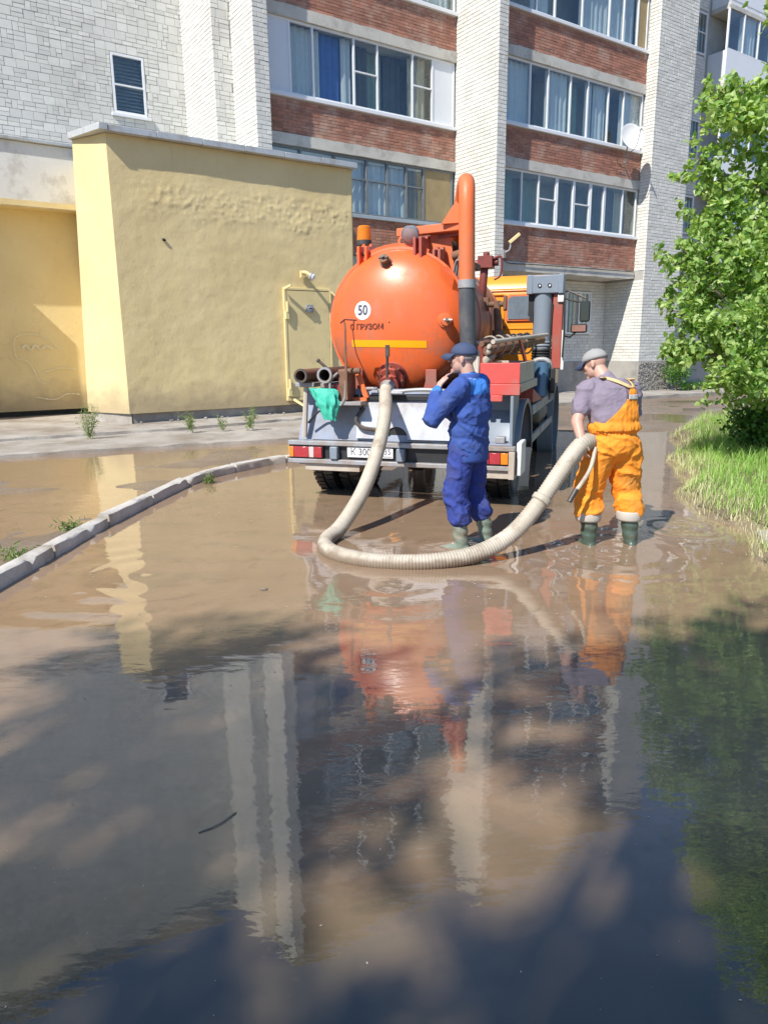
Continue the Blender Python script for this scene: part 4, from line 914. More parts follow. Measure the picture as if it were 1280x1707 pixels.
ft = tp(MB().tube(bez([(1.05, 2.75, 1.05), (1.07, 2.72, 1.32), (1.12, 2.72, 1.46), (1.28, 2.72, 1.46), (1.33, 2.72, 1.3), (1.34, 2.72, .95)], 7), .035, 10), 'air_duct', 'galv')
tp(MB().cyl((1.20, 2.62, 1.0), (1.22, 2.66, 1.44), .115, .10, n=18), 'filter_drum', mat('blue_drum', (.06, .13, .22), .3, 0, .15, 6, Coat_Weight=.5), ft)
tp(MB().box(1.33, 1.39, 2.62, 2.7, 1.04, 1.36).cyl((1.35, 2.58, 1.08), (1.35, 2.58, 1.24), .03, n=10), 'latch', 'black', ft, bevel=.006)
tp(MB().lathe([(.56, -.12), (.60, -.12), (.60, .12), (.56, .12)], (1.12, 4.9, .47), (1, 0, 0), 36, closed=True), 'front_fender', 'grille_grey')
# cab
cb = MB(); prof = [(3.42, 1.05), (3.38, 1.3), (3.38, 2.35), (3.42, 2.55), (3.55, 2.68), (5.1, 2.70), (5.35, 2.55), (5.55, 1.7), (5.6, 1.05)]
cab = tp(cb.prism(prof, lambda a, b, d: (d, a, b), -1.2, 1.2), 'cab', 'cab_orange', bevel=.05)
cab.location.z = -.04
for x in (.86, -.86):
    P = [(x - .24, 2.04), (x + .20, 2.04), (x + .25, 2.09), (x + .25, 2.36), (x + .20, 2.41), (x - .20, 2.41), (x - .25, 2.36), (x - .25, 2.09)]
    wf = tp(MB().prism(P, lambda a, b, d: (a, d, b), 3.352, 3.385), 'cab_rear_window', 'dull_red' if 0 else 'orange_arm', cab, bevel=.008)
    P2 = [(x + (a - x) * .88, 2.225 + (b - 2.225) * .84) for a, b in P]; tp(MB().prism(P2, lambda a, b, d: (a, d, b), 3.342, 3.354), 'pane', mat('cab_glass', (.16, .20, .24), .08, 0, .2, 3), cab)
tp(MB().box(-1.19, 1.19, 3.366, 3.382, 2.47, 2.49).box(-1.19, 1.19, 3.368, 3.383, 1.93, 1.955).box(-1.19, 1.19, 3.366, 3.382, 1.73, 1.75), 'pressing', 'cab_orange', cab, bevel=.004)
tp(MB().box(.42, .44, 3.36, 3.383, 1.98, 2.42).box(.44, .58, 3.36, 3.383, 2.40, 2.42).box(.57, .59, 3.36, 3.383, 1.98, 2.41), 'pressing', 'cab_orange', cab, bevel=.004)
tp(MB().box(.42, .62, 3.30, 3.375, 1.95, 1.975).cyl((.55, 3.32, 1.93), (.55, 3.32, 2.01), .02, n=8), 'roof_catch', 'rust', cab)
for sx in (-1, 1): tp(MB().box(sx * 1.2 - .012, sx * 1.2 + .012, 3.95, 5.0, 1.85, 2.4), 'side_window', 'cab_glass' in M and 'cab_glass' or MATS['cab_glass'], cab, bevel=.02)
# air intake tower behind the cab
it = tp(MB().cyl((1.16, 3.05, 1.62), (1.16, 3.05, 2.34), .125, .135, n=28), 'air_intake', 'grille_grey')
tp(MB().box(.955, 1.425, 2.90, 3.22, 2.335, 2.575), 'intake_head', 'grille_grey', it, bevel=.014)
tp(MB().box(.948, 1.03, 2.893, 3.2, 2.33, 2.58).box(1.36, 1.432, 2.893, 3.2, 2.33, 2.58), 'head_rib', 'grille_grey', it, bevel=.01)
for x in (1.12, 1.25): tp(MB().cyl((x, 2.902, 2.44), (x, 2.888, 2.44), .026, n=14), 'bolt_hole', 'black', it); tp(MB().ell((x + .004, 2.886, 2.435), (.012, .004, .014), 8, 5), 'bolt', 'white_paint', it)
tp(MB().lathe([(.125, 1.64), (.14, 1.66), (.125, 1.68), (.14, 1.70), (.125, 1.72)], (1.16, 3.05, 0), (0, 0, 1), 28), 'collar', 'grille_grey', it)
tp(MB().lathe([(.13, 1.45)] + [(.125 + .018 * (k % 2), 1.47 + .018 * k) for k in range(9)] + [(.12, 1.64)], (1.16, 3.05, 0), (0, 0, 1), 28), 'bellows', 'black', it)
tp(MB().box(1.03, 1.29, 2.92, 3.18, 1.33, 1.46), 'filter_box', 'galv', it, bevel=.012)
tp(MB().box(.97, 1.06, 2.98, 3.1, 2.05, 2.33).box(.99, 1.04, 2.97, 3.05, 1.98, 2.1), 'clip', 'black', it)
ps = tp(MB().box(1.30, 1.43, 2.95, 3.10, 1.35, 2.34), 'post', 'dull_red', bevel=.012)
tp(MB().tube(bez([(1.44, 2.94, 2.32), (1.46, 2.93, 1.9), (1.45, 2.93, 1.5)], 6), .012, 6).tube(bez([(1.30, 2.94, 2.2), (1.285, 2.93, 1.9), (1.29, 2.93, 1.5)], 6), .009, 6), 'cable', 'black', ps)
tp(MB().box(1.36, 1.44, 2.92, 2.98, 2.22, 2.32), 'connector', 'white_paint', ps, bevel=.01)
tp(MB().box(1.43, 1.465, 2.96, 3.02, 1.34, 1.86), 'edge_strip', 'white_paint', ps)
# right mirrors
mr = tp(MB().tube([(1.2, 4.6, 2.45), (1.40, 4.35, 2.46), (1.66, 4.28, 2.34)], .014, 7).tube([(1.22, 4.6, 2.40), (1.45, 4.38, 2.32), (1.64, 4.28, 2.28)], .014, 7).tube([(1.22, 4.6, 1.82), (1.45, 4.3, 1.78), (1.62, 4.2, 1.92)], .012, 6), 'mirror_arm', 'dark_steel')
tp(MB().box(1.58, 1.73, 4.16, 4.26, 2.0, 2.30), 'mirror', 'black', mr, bevel=.03)
tp(MB().box(1.595, 1.715, 4.153, 4.162, 2.015, 2.285), 'mirror_glass', mat('mirror_glass', (.03, .035, .03), .05, 0, .1, 5), mr)
tp(MB().box(1.46, 1.70, 4.14, 4.24, 1.84, 1.97), 'lower_mirror', 'black', mr, bevel=.03); tp(MB().box(1.48, 1.68, 4.134, 4.142, 1.86, 1.95), 'mirror_glass', mat('mirror_dusk', (.30, .15, .12), .12, 0, .2, 5), mr)
tp(MB().box(1.29, 1.35, 4.1, 4.2, 1.72, 1.84), 'marker', 'black', mr, bevel=.01)
trk_m = Matrix.Translation((.1425, 7.61, 0)) @ Matrix.Rotation(R(-18), 4, 'Z')

# green net bag hanging from the rack
gm = MB(); N, K = 26, 16
for i in range(K + 1):
    t = i / K; z = 1.235 - .33 * t
    cx = -.80 + .12 * t + .02 * math.sin(5 * t); hw = .155 * (1 - .45 * t) * (1 if t > .05 else .9); dp = .05 + .03 * math.sin(math.pi * t)
    if t > .5: hw *= 1 - .5 * (t - .5)
    for j in range(N):
        a = 2 * math.pi * j / N; fo_ = 1 + .22 * fbm(math.cos(a), math.sin(a), t * 2.2, 2.3) + .12 * math.sin(9 * a + 5 * t)
        gm.v.append((cx + hw * math.cos(a) * fo_, -.10 + dp * math.sin(a) * fo_, z + .02 * fbm(a, t, 4, 2)))
gm.f = [(i * N + j, i * N + (j + 1) % N, (i + 1) * N + (j + 1) % N, (i + 1) * N + j) for i in range(K) for j in range(N)] + [tuple(range(N - 1, -1, -1)), tuple(K * N + j for j in range(N))]
gl = trk_m @ Vector((-.80, -.10, 1.23))
gb = gm.build('net_bag', 'green_net', None, off=(-.80, -.10, 1.23), ang=60); gb.location = gl; gb.rotation_euler = (0, 0, R(-18))
tag(gb, 'crumpled green net bag hanging under the pipes at the truck rear', 'bag')

# ------------------------------------------------------------------ suction hose, ribbed, from the outlet to the man's hand
o0 = trk_m @ (oc + od * .17); o1 = trk_m @ (oc + od * .30)
HP = [o0, o1, Vector((.02, 7.26, .98)), Vector((-.06, 6.98, .66)), Vector((-.20, 6.60, .34)), Vector((-.38, 6.28, .10)), Vector((-.50, 5.98, .035)), Vector((-.44, 5.66, .035)), Vector((-.22, 5.43, .035)),
      Vector((.08, 5.32, .035)), Vector((.40, 5.31, .045)), Vector((.72, 5.40, .08)), Vector((1.0, 5.53, .19)), Vector((1.22, 5.63, .40)), Vector((1.42, 5.72, .66)), Vector((1.56, 5.79, .83)), Vector((1.66, 5.86, .885)), Vector((1.74, 5.96, .84)), Vector((1.78, 6.03, .72))]
path = bez(HP, 40); cum = [0]
for a, b in zip(path, path[1:]): cum.append(cum[-1] + (b - a).length)
total = cum[-1]; RIB = .024; pts = []; rad = []; dcur = 0
while dcur < total:
    i = min(max(int(np.searchsorted(cum, dcur)) - 1, 0), len(path) - 2); t = (dcur - cum[i]) / max(cum[i + 1] - cum[i], 1e-6)
    pts.append(path[i].lerp(path[i + 1], min(t, 1))); ph = (dcur / RIB) % 1
    rad.append(.0665 + .0035 * math.sin(2 * math.pi * ph)); dcur += RIB / 3.5
hs = MB().tube(pts, rad, 18)
hose = hs.build('suction_hose', 'hose', None, off=tuple(o0), ang=180); hose.location = o0
tag(hose, 'thick ribbed beige suction hose looping over the brown water to the worker in orange', 'hose')
def along(dist):
    i = min(max(int(np.searchsorted(cum, dist)) - 1, 0), len(path) - 2); return path[i], (path[i + 1] - path[i]).normalized()
for dist, w_, m, nm in ((.02, .10, 'galv', 'coupling'), (total - .92, .06, 'hose', 'joint_band')):
    p, d_ = along(dist); MB().lathe([(.067, -w_ / 2), (.080, -w_ / 2 + .01), (.080, w_ / 2 - .01), (.067, w_ / 2)], p, d_, 22).build(nm, m, hose, off=tuple(o0))
p, d_ = along(total - .60)
MB().tube(bez([(1.73, 5.84, .84), (1.68, 5.78, .68), (1.60, 5.74, .56), (1.55, 5.72, .50)], 6), .017, 8).build('lever', 'hose', hose, off=tuple(o0))
MB().cyl((1.56, 5.725, .52), (1.50, 5.70, .42), .022, n=10).build('lever_grip', 'dark_steel', hose, off=tuple(o0))

# ------------------------------------------------------------------ people
def fuse(mb, name, voxel, smooth=6, wrinkle=None, off=(0, 0, 0)):
    """One continuous skin over the overlapping shapes collected in mb."""
    me = mb.mesh(name, off); bm = bmesh.new(); bm.from_mesh(me); bmesh.ops.recalc_face_normals(bm, faces=bm.faces); bm.to_mesh(me); bm.free()
    o = bpy.data.objects.new('tmp', me); col.objects.link(o)
    r = o.modifiers.new('r', 'REMESH'); r.mode = 'VOXEL'; r.voxel_size = voxel
    s = o.modifiers.new('s', 'SMOOTH'); s.iterations = smooth; s.factor = .5
    dg = bpy.context.evaluated_depsgraph_get(); out = bpy.data.meshes.new_from_object(o.evaluated_get(dg)); bpy.data.objects.remove(o)
    if wrinkle:
        out.update(); ns = [v.normal.copy() for v in out.vertices]
        for v, nn in zip(out.vertices, ns): v.co += nn * wrinkle(v.co)
    return out
def hand(mb, wrist, dirn, palm, thumb, curl=.6, size=1.0):
    """palm block, four fingers of unequal length and a thumb off the side; palm = way the palm faces, thumb = side of the thumb."""
    d, pn, th = Vector(dirn).normalized(), Vector(palm).normalized(), Vector(thumb).normalized(); w = Vector(wrist)
    for q in (-.026, 0, .026): mb.capsule(w + th * q * .6, w + d * .085 * size + th * q, .017, .016, 8)
    for k, L in enumerate((.068, .076, .072, .056)):
        base = w + d * .088 * size + th * (.033 - .022 * k); a = base; dd = d.copy()
        for seg, f in enumerate((.45, .32, .25)):
            dd = (dd * math.cos(curl) + pn * math.sin(curl)).normalized() if seg or curl > .2 else dd
            b = a + dd * L * f; mb.capsule(a, b, .0095 - .001 * seg, .0088 - .001 * seg, 7); a = b
    a = w + d * .03 + th * .03; b = a + (d * .5 + th * .7 + pn * .3).normalized() * .04; mb.capsule(a, b, .012, .011, 7)
    mb.capsule(b, b + (d * .8 + pn * .5).normalized() * .032, .0105, .009, 7)
def leg_caps(mb, h, k, a, r0, r1, r2): mb.capsule(h, k, r0, r1); mb.capsule(k, a, r1, r2)
def folds(amp, zc=(), scale=9.0):
    def f(c):
        w = amp * .30 * fbm(c.x, c.y, c.z * .7, scale * .7, 2)
        r_ = 1 - abs(fbm(c.x * .8 + c.z * .35, c.y * .8 - c.z * .3, c.z * .75, scale * .85, 2)) * 2.2; w += amp * .75 * max(r_, 0) ** 3
        r2 = 1 - abs(fbm(c.x * .9 - c.z * .5, c.y * .9 + c.z * .4, c.z * .8 + 7, scale * 2.1, 2)) * 2.4; w += amp * .30 * max(r2, 0) ** 3
        for z0, wd, a, k in zc:
            q = math.exp(-((c.z - z0) / wd) ** 2); w += a * q * math.sin(c.z * k + 4 * math.atan2(c.y, c.x) * .7 + 3 * fbm(c.x, c.y, c.z, 4))
        return w
    return f
def boot(mb, ankle, toe, top, r=.062):
    a, t, tp_ = Vector(ankle), Vector(toe), Vector(top); mb.capsule(a, tp_, r * .86, r * 1.18); mb.capsule(a + Vector((0, 0, -.02)), t, .05, .043); d_ = (t - a); d_.z = 0; d_.normalize()
    mb.capsule(a - d_ * .03 + Vector((0, 0, -.035)), a + d_ * .02 + Vector((0, 0, -.035)), .045, .045)
def open_tube(rings, n=24):
    b = MB()
    for c, rx, ry in rings:
        for j in range(n): t = 2 * math.pi * j / n; b.v.append((c[0] + rx * math.cos(t), c[1] + ry * math.sin(t), c[2]))
    b.f = [(i * n + j, i * n + (j + 1) % n, (i + 1) * n + (j + 1) % n, (i + 1) * n + j) for i in range(len(rings) - 1) for j in range(n)]
    return b
def head(mb, c, fw, up, s=1.0):
    """skull, jaw, nose, brow, lips and ears around centre c, facing fw."""
    c = Vector(c); f = Vector(fw).normalized(); u_ = Vector(up).normalized(); l = u_.cross(f).normalized(); f = l.cross(u_).normalized()
    rot = Matrix((l, f, u_)).transposed(); P = lambda a, b, z: c + (l * a + f * b + u_ * z) * s
    mb.ell(P(0, -.008, .028), (.076 * s, .096 * s, .092 * s), 18, 12, rot); mb.ell(P(0, .022, -.045), (.058 * s, .070 * s, .072 * s), 14, 10, rot)
    mb.capsule(P(0, .072, -.098), P(0, .06, -.09), .024 * s, .03 * s, 8)
    mb.capsule(P(0, .088, .022), P(0, .112, -.022), .010 * s, .016 * s, 8); mb.capsule(P(-.035, .078, .030), P(.035, .078, .030), .013 * s, .013 * s, 8)
    mb.capsule(P(-.018, .088, -.055), P(.018, .088, -.055), .010 * s, .010 * s, 8)
    for sx in (-1, 1):
        mb.ell(P(sx * .079, -.012, -.008), (.010 * s, .020 * s, .034 * s), 10, 7, rot); mb.ell(P(sx * .04, .062, -.02), (.022 * s, .02 * s, .025 * s), 8, 6, rot)
    return P, rot
def eyes(P, parent):
    for sx in (-1, 1):
        e = MB().ell(P(sx * .031, .081, .008), (.012, .010, .008), 10, 6).build('eye', mat('eye', (.10, .08, .07), .2, 0, .1, 5), parent)
def cap(P, rot, parent, m, name='cap', brim_m=None):
    b = MB(); n = 28; K = 8
    for i in range(K + 1):
        ph = math.pi / 2 * i / K
        for j in range(n):
            t = 2 * math.pi * j / n; b.v.append(P(.090 * math.cos(ph) * math.cos(t), -.006 + .108 * math.cos(ph) * math.sin(t), .028 + .095 * math.sin(ph) ** .9))
    b.f = [(i * n + j, i * n + (j + 1) % n, (i + 1) * n + (j + 1) % n, (i + 1) * n + j) for i in range(K) for j in range(n)]
    c_ = b.build(name, m, parent, ang=180); q = c_.modifiers.new('thick', 'SOLIDIFY'); q.thickness = .005
    br = MB(); N = 12
    for i in range(N + 1):
        a = math.pi * (.14 + .72 * i / N)
        for e, dz in ((0, .0), (.5, .004), (1, -.012)):
            br.v.append(P(.089 * math.cos(a) * (1 + .02 * e), .100 * math.sin(a) + .078 * e * math.sin(a) ** .6, .036 + dz - .035 * e * abs(math.cos(a)) - .012 * e))
    br.f = [(i * 3 + k, i * 3 + 3 + k, i * 3 + 4 + k, i * 3 + 1 + k) for i in range(N) for k in range(2)]
    bo = br.build('visor', brim_m or m, c_, ang=180); q = bo.modifiers.new('thick', 'SOLIDIFY'); q.thickness = .006
    MB().ell(P(0, -.006, .124), (.010, .010, .006), 8, 5).build('cap_button', m, c_)
    return c_

# --- the man in blue (local x right, y the way he faces)
man = None
b = MB()
JL = dict(hl=(-.10, -.01, .93), kl=(-.135, .055, .50), al=(-.15, -.02, .10), tl=(-.165, .155, .035), hr=(.10, -.02, .93), kr=(.125, -.02, .50), ar=(.15, -.13, .10), tr=(.17, .045, .035))
for s_ in 'lr': leg_caps(b, JL['h' + s_], JL['k' + s_], JL['a' + s_], .085, .058, .042); b.capsule(JL['a' + s_], JL['t' + s_], .042, .032)
b.ell((0, -.01, .98), (.165, .11, .12)); b.ell((0, -.02, 1.16), (.15, .105, .20)); b.ell((0, -.03, 1.33), (.185, .12, .17)); b.capsule((-.16, -.03, 1.405), (.16, -.03, 1.405), .05, .05); b.capsule((0, -.03, 1.40), (0, .015, 1.57), .060, .056)
hP, hR = head(b, (0, .045, 1.635), (-.10, 1, -.06), (0, -.05, 1), 1.05)
SHL, ELL, WRL = (-.205, -.02, 1.42), (-.29, .19, 1.165), (-.12, .215, 1.385)
SHR, ELR, WRR = (.205, -.02, 1.42), (.23, .10, 1.14), (.02, .24, 1.21)
b.capsule(SHL, ELL, .052, .043); b.capsule(ELL, WRL, .042, .028); b.capsule(SHR, ELR, .052, .043); b.capsule(ELR, WRR, .042, .028)
hand(b, WRL, (.50, -.12, .80), (.45, -.75, .1), (.2, -.6, .6), .6); hand(b, WRR, (-.9, .2, .2), (0, -.9, .3), (.1, .2, .95), .55)
GZ = -.075
man = link('person', fuse(b, 'person', .0065, 5), 'skin', None, True, 0, 180)
man.location = (.70, 6.0, GZ); man.rotation_euler = (0, 0, R(62))
tag(man, 'person in blue work jacket and trousers with navy cap, hand raised to face', 'person')
eyes(hP, man); cap(hP, hR, man, 'navy')
MB().ell(hP(0, -.022, .012), (.0795, .088, .05), 18, 8, hR).build('hair', 'hair', man, ang=180)
j = MB(); j.ell((0, -.015, .93), (.208, .160, .15)); j.ell((0, -.02, 1.06), (.205, .158, .18)); j.ell((0, -.035, 1.22), (.207, .156, .22)); j.ell((0, -.035, 1.34), (.203, .142, .14)); j.capsule((-.165, -.035, 1.405), (.165, -.035, 1.405), .075, .075); j.capsule((0, -.03, 1.42), (0, -.012, 1.45), .085, .080)
for s_, e_, w_ in ((SHL, ELL, WRL), (SHR, ELR, WRR)): j.capsule(s_, e_, .080, .073); j.capsule(e_, Vector(e_).lerp(Vector(w_), .86), .071, .054)
jk = link('jacket', fuse(j, 'jacket', .010, 5, folds(.022, ((1.0, .12, .003, 50), (1.22, .18, .004, 30)), 7)), 'blue_cloth', man, True, 0, 180)
jme = jk.data; jme.materials.append(M['blue_yoke'])
for pgn in jme.polygons:
    c = pgn.center
    if c.z > 1.36 - .03 * abs(c.x) and abs(c.x) < .19 and c.z < 1.52: pgn.material_index = 1
open_tube([((0, -.018, 1.44), .092, .092), ((0, -.014, 1.48), .080, .082), ((0, -.010, 1.512), .084, .088)]).build('collar', 'blue_cloth', jk, ang=180).modifiers.new('t', 'SOLIDIFY').thickness = .008
open_tube([((0, -.013, .800), .200, .154), ((0, -.014, .802), .207, .160), ((0, -.014, .825), .210, .163), ((0, -.015, .87), .208, .161), ((0, -.016, .93), .204, .156)], 36).build('hem', 'blue_cloth', jk, ang=180)
t = MB(); t.ell((0, -.015, .93), (.19, .14, .12))
leg_caps(t, (-.10, -.01, .90), (-.135, .05, .52), (-.148, .0, .33), .106, .098, .092); leg_caps(t, (.10, -.02, .90), (.125, -.02, .52), (.14, -.08, .33), .106, .098, .092)
link('trousers', fuse(t, 'trousers', .011, 6, folds(.022, ((.42, .12, .010, 44), (.75, .12, .003, 40)), 8)), 'blue_pants', man, True, 0, 180)
for s_, m in (('l', 'boot_green'), ('r', 'boot_green')):
    bt = MB(); tp_ = {'l': (-.145, .005, .37), 'r': (.142, -.09, .37)}[s_]; boot(bt, JL['a' + s_], JL['t' + s_], tp_)
    link('boot', fuse(bt, 'boot', .009, 4, folds(.004, ((.2, .1, .004, 70),), 12)), m, man, True, 0, 180)

# --- the man in orange dungarees, back to us, holding the hose end
b = MB()
KL = dict(hl=(-.10, .0, .92), kl=(-.165, .09, .50), al=(-.175, .0, .10), tl=(-.20, .17, .035), hr=(.10, -.02, .92), kr=(.155, .02, .50), ar=(.165, -.09, .10), tr=(.19, .08, .035))
for s_ in 'lr': leg_caps(b, KL['h' + s_], KL['k' + s_], KL['a' + s_], .092, .062, .045); b.capsule(KL['a' + s_], KL['t' + s_], .042, .032)
b.ell((0, -.01, .98), (.175, .125, .12)); b.ell((0, .02, 1.14), (.165, .125, .20)); b.ell((-.01, .07, 1.31), (.185, .125, .16)); b.capsule((-.17, .10, 1.40), (.16, .10, 1.39), .062, .062); b.capsule((-.01, .10, 1.40), (-.045, .20, 1.52), .07, .062)
oP, oR = head(b, (-.065, .245, 1.575), (-.62, .80, -.50), (-.12, .30, .95), 1.02)
SL, EL, WL = (-.215, .10, 1.37), (-.285, .02, 1.10), (-.275, -.07, .955)
SR_, ER, WR = (.205, .10, 1.36), (.25, .12, 1.07), (.08, .30, .98)
EL = (-.325, .03, 1.115); WL = (-.335, -.075, .975)
b.capsule(SL, EL, .060, .050); b.capsule(EL, WL, .050, .034); b.capsule(SR_, ER, .055, .045); b.capsule(ER, WR, .044, .03)
hand(b, WL, (.10, -.05, -.95), (.85, -.1, -.3), (.1, -.95, .1), .7); hand(b, WR, (-.7, .6, -.2), (-.3, -.2, -.9), (.5, .6, .2), .6)
man2 = link('person', fuse(b, 'person', .0065, 5), 'skin', None, True, 0, 180)
man2.location = (1.915, 5.98, GZ); man2.rotation_euler = (0, 0, R(14))
tag(man2, 'person in orange bib overalls, mauve t-shirt and grey cap holding the hose', 'person')
eyes(oP, man2); cap(oP, oR, man2, 'cap_grey', brim_m='navy')
MB().tube([oP(-.083, .02, .012), oP(-.08, .075, .015), oP(-.045, .095, .012)], .003, 5).build('glasses', 'black', man2)
ts = MB(); ts.ell((0, .0, 1.02), (.185, .135, .13)); ts.ell((0, .02, 1.15), (.212, .155, .19)); ts.ell((-.01, .07, 1.30), (.222, .155, .155)); ts.capsule((-.175, .10, 1.39), (.165, .10, 1.38), .072, .072); ts.capsule((-.01, .09, 1.40), (-.02, .13, 1.44), .085, .078)
ts.capsule(SL, Vector(SL).lerp(Vector(EL), .62), .080, .076); ts.capsule(SR_, Vector(SR_).lerp(Vector(ER), .62), .080, .076)
ts.ell((-.005, .045, 1.26), (.228, .150, .21)); tsm = fuse(ts, 'tshirt', .010, 22, folds(.016, ((1.2, .15, .002, 40),), 8)); tso = link('tshirt', tsm, 'mauve', man2, True, 0, 180)
tr = MB(); tr.ell((0, -.015, .93), (.215, .170, .16)); tr.ell((0, .0, 1.06), (.222, .165, .10))
leg_caps(tr, (-.105, -.01, .90), (-.165, .085, .52), (-.175, .03, .36), .128, .114, .106); leg_caps(tr, (.105, -.025, .90), (.155, .015, .52), (.162, -.05, .36), .128, .114, .106)
def owr(c):
    w = folds(.024, ((.44, .12, .009, 38), (.78, .14, .004, 34)), 7)(c)
    g_ = math.exp(-((c.z - 1.06) / .07) ** 2); w += g_ * .004 * math.sin(math.atan2(c.y, c.x) * 40) - g_ * .006
    return w
trm = fuse(tr, 'overalls', .010, 5, owr); tro = link('overalls', trm, 'overall', man2, True, 0, 180)
from mathutils.bvhtree import BVHTree
bmx = bmesh.new(); bmx.from_mesh(tsm); tmp = bmesh.new(); tmp.from_mesh(trm)
bv1 = BVHTree.FromBMesh(bmx); bv2 = BVHTree.FromBMesh(tmp)
def patch(f0, f1, z0, z1, nu, nv, name, m, parent, off=.012, gath=0):
    q = MB()
    for jv in range(nv + 1):
        z = z0 + (z1 - z0) * jv / nv; x0, x1 = f0(z), f1(z)
        for iu in range(nu + 1):
            x = x0 + (x1 - x0) * iu / nu; best = 9
            for bv in (bv1, bv2):
                h_ = bv.ray_cast(Vector((x, -1, z)), Vector((0, 1, 0)))[0]
                if h_: best = min(best, h_.y)
            if best > 8: best = .02
            q.v.append((x, best - off - gath * (1 + math.sin(x * 160 + 2 * math.sin(z * 9))), z))
    q.f = [(a * (nu + 1) + i, a * (nu + 1) + i + 1, (a + 1) * (nu + 1) + i + 1, (a + 1) * (nu + 1) + i) for a in range(nv) for i in range(nu)]
    o_ = q.build(name, m, parent, ang=180); s_ = o_.modifiers.new('t', 'SOLIDIFY'); s_.thickness = .006; return o_
li = lambda za, a, zb, b_: (lambda z: a + (b_ - a) * min(max((z - za) / (zb - za), 0), 1))
patch(li(1.06, -.20, 1.29, .035), li(1.06, .205, 1.29, .165), 1.04, 1.30, 44, 20, 'back_panel', 'overall', tro, .010, .0014)
patch(li(1.30, .055, 1.335, .062), li(1.30, .16, 1.335, .155), 1.295, 1.335, 14, 4, 'reflective_band', 'reflect', tro, .018)
patch(li(1.335, .062, 1.40, .085), li(1.335, .155, 1.40, .145), 1.332, 1.40, 12, 6, 'back_yoke', 'overall', tro, .014)
patch(li(1.385, .065, 1.475, -.135), li(1.385, .130, 1.475, -.07), 1.385, 1.475, 6, 14, 'strap', 'strap_cloth', tro, .014)
patch(li(1.385, .105, 1.46, .115), li(1.385, .160, 1.46, .172), 1.385, 1.46, 6, 10, 'strap', 'strap_cloth', tro, .014)
bmx.free(); tmp.free()
MB().box(.125, .16, .0, .02, 1.40, 1.43).build('buckle', 'black', tro, bevel=.004)
for (cx, cy, m) in ((-.176, .025, 'l'), (.163, -.055, 'r')):
    open_tube([((cx, cy + .004, .275), .100, .100), ((cx, cy + .005, .29), .107, .107), ((cx, cy + .008, .35), .113, .113), ((cx, cy + .010, .36), .111, .111)], 30).build('reflective_cuff', 'reflect', tro, ang=180).modifiers.new('t', 'SOLIDIFY').thickness = .006
    bt = MB(); boot(bt, KL['a' + m], KL['t' + m], {'l': (-.177, .02, .37), 'r': (.164, -.05, .37)}[m], .068)
    link('boot', fuse(bt, 'boot', .009, 4, folds(.004, ((.2, .1, .004, 70),), 12)), 'boot_dark', man2, True, 0, 180)
MB().tube([Vector(WL) + Vector((-.035, .0, .02)), Vector(WL) + Vector((0, -.035, .015)), Vector(WL) + Vector((.035, 0, .01)), Vector(WL) + Vector((0, .035, .015)), Vector(WL) + Vector((-.035, .0, .02))], .007, 6).build('bracelet', 'black', man2)

# ------------------------------------------------------------------ trees, shrubs, grass
def leaves(centres, size, name, m, parent, off=(0, 0, 0), up=.35, jitter=.35, fold=.25, slim=.42):
    """Leaf blades (two folded quads each) at the given points."""
    C = np.asarray(centres, float); n = len(C)
    a = rng.normal(size=(n, 3)); a[:, 2] -= .5; a /= np.linalg.norm(a, axis=1)[:, None]  # blade axis, drooping a little
    nn = rng.normal(size=(n, 3)); nn[:, 2] = np.abs(nn[:, 2]) + up; nn -= a * (nn * a).sum(1)[:, None]; nn /= np.linalg.norm(nn, axis=1)[:, None]
    b = np.cross(a, nn); L = size * rng.uniform(1 - jitter, 1 + jitter, n)[:, None]; Wd = L * slim; f = nn * L * fold * .35
    V = np.stack([C, C + a * L * .35 + b * Wd + f, C + a * L * .75 + b * Wd * .62 + f, C + a * L * 1.08, C + a * L * .75 - b * Wd * .62 + f, C + a * L * .35 - b * Wd + f], 1).reshape(-1, 3) - np.array(off)
    base = (np.arange(n) * 6)[:, None]
    F = np.concatenate([base + np.array([0, 1, 2, 3]), base + np.array([0, 3, 4, 5])], 1).reshape(-1, 4)
    me = bpy.data.meshes.new(name); me.vertices.add(len(V)); me.vertices.foreach_set('co', V.ravel())
    me.loops.add(F.size); me.loops.foreach_set('vertex_index', F.ravel().astype(np.int32)); me.polygons.add(len(F)); me.polygons.foreach_set('loop_start', np.arange(0, F.size, 4, dtype=np.int32))
    me.update(); return link(name, me, m, parent, False)
def limb(mb, a, b, r0, r1, sag=0, n=6):
    a, b = Vector(a), Vector(b); mid = (a + b) / 2 + Vector((rng.normal() * .12, rng.normal() * .12, sag)) * (b - a).length * .3
    P = bez([a, mid, b], n); mb.tube(P, list(np.linspace(r0, r1, len(P))), 8); return P
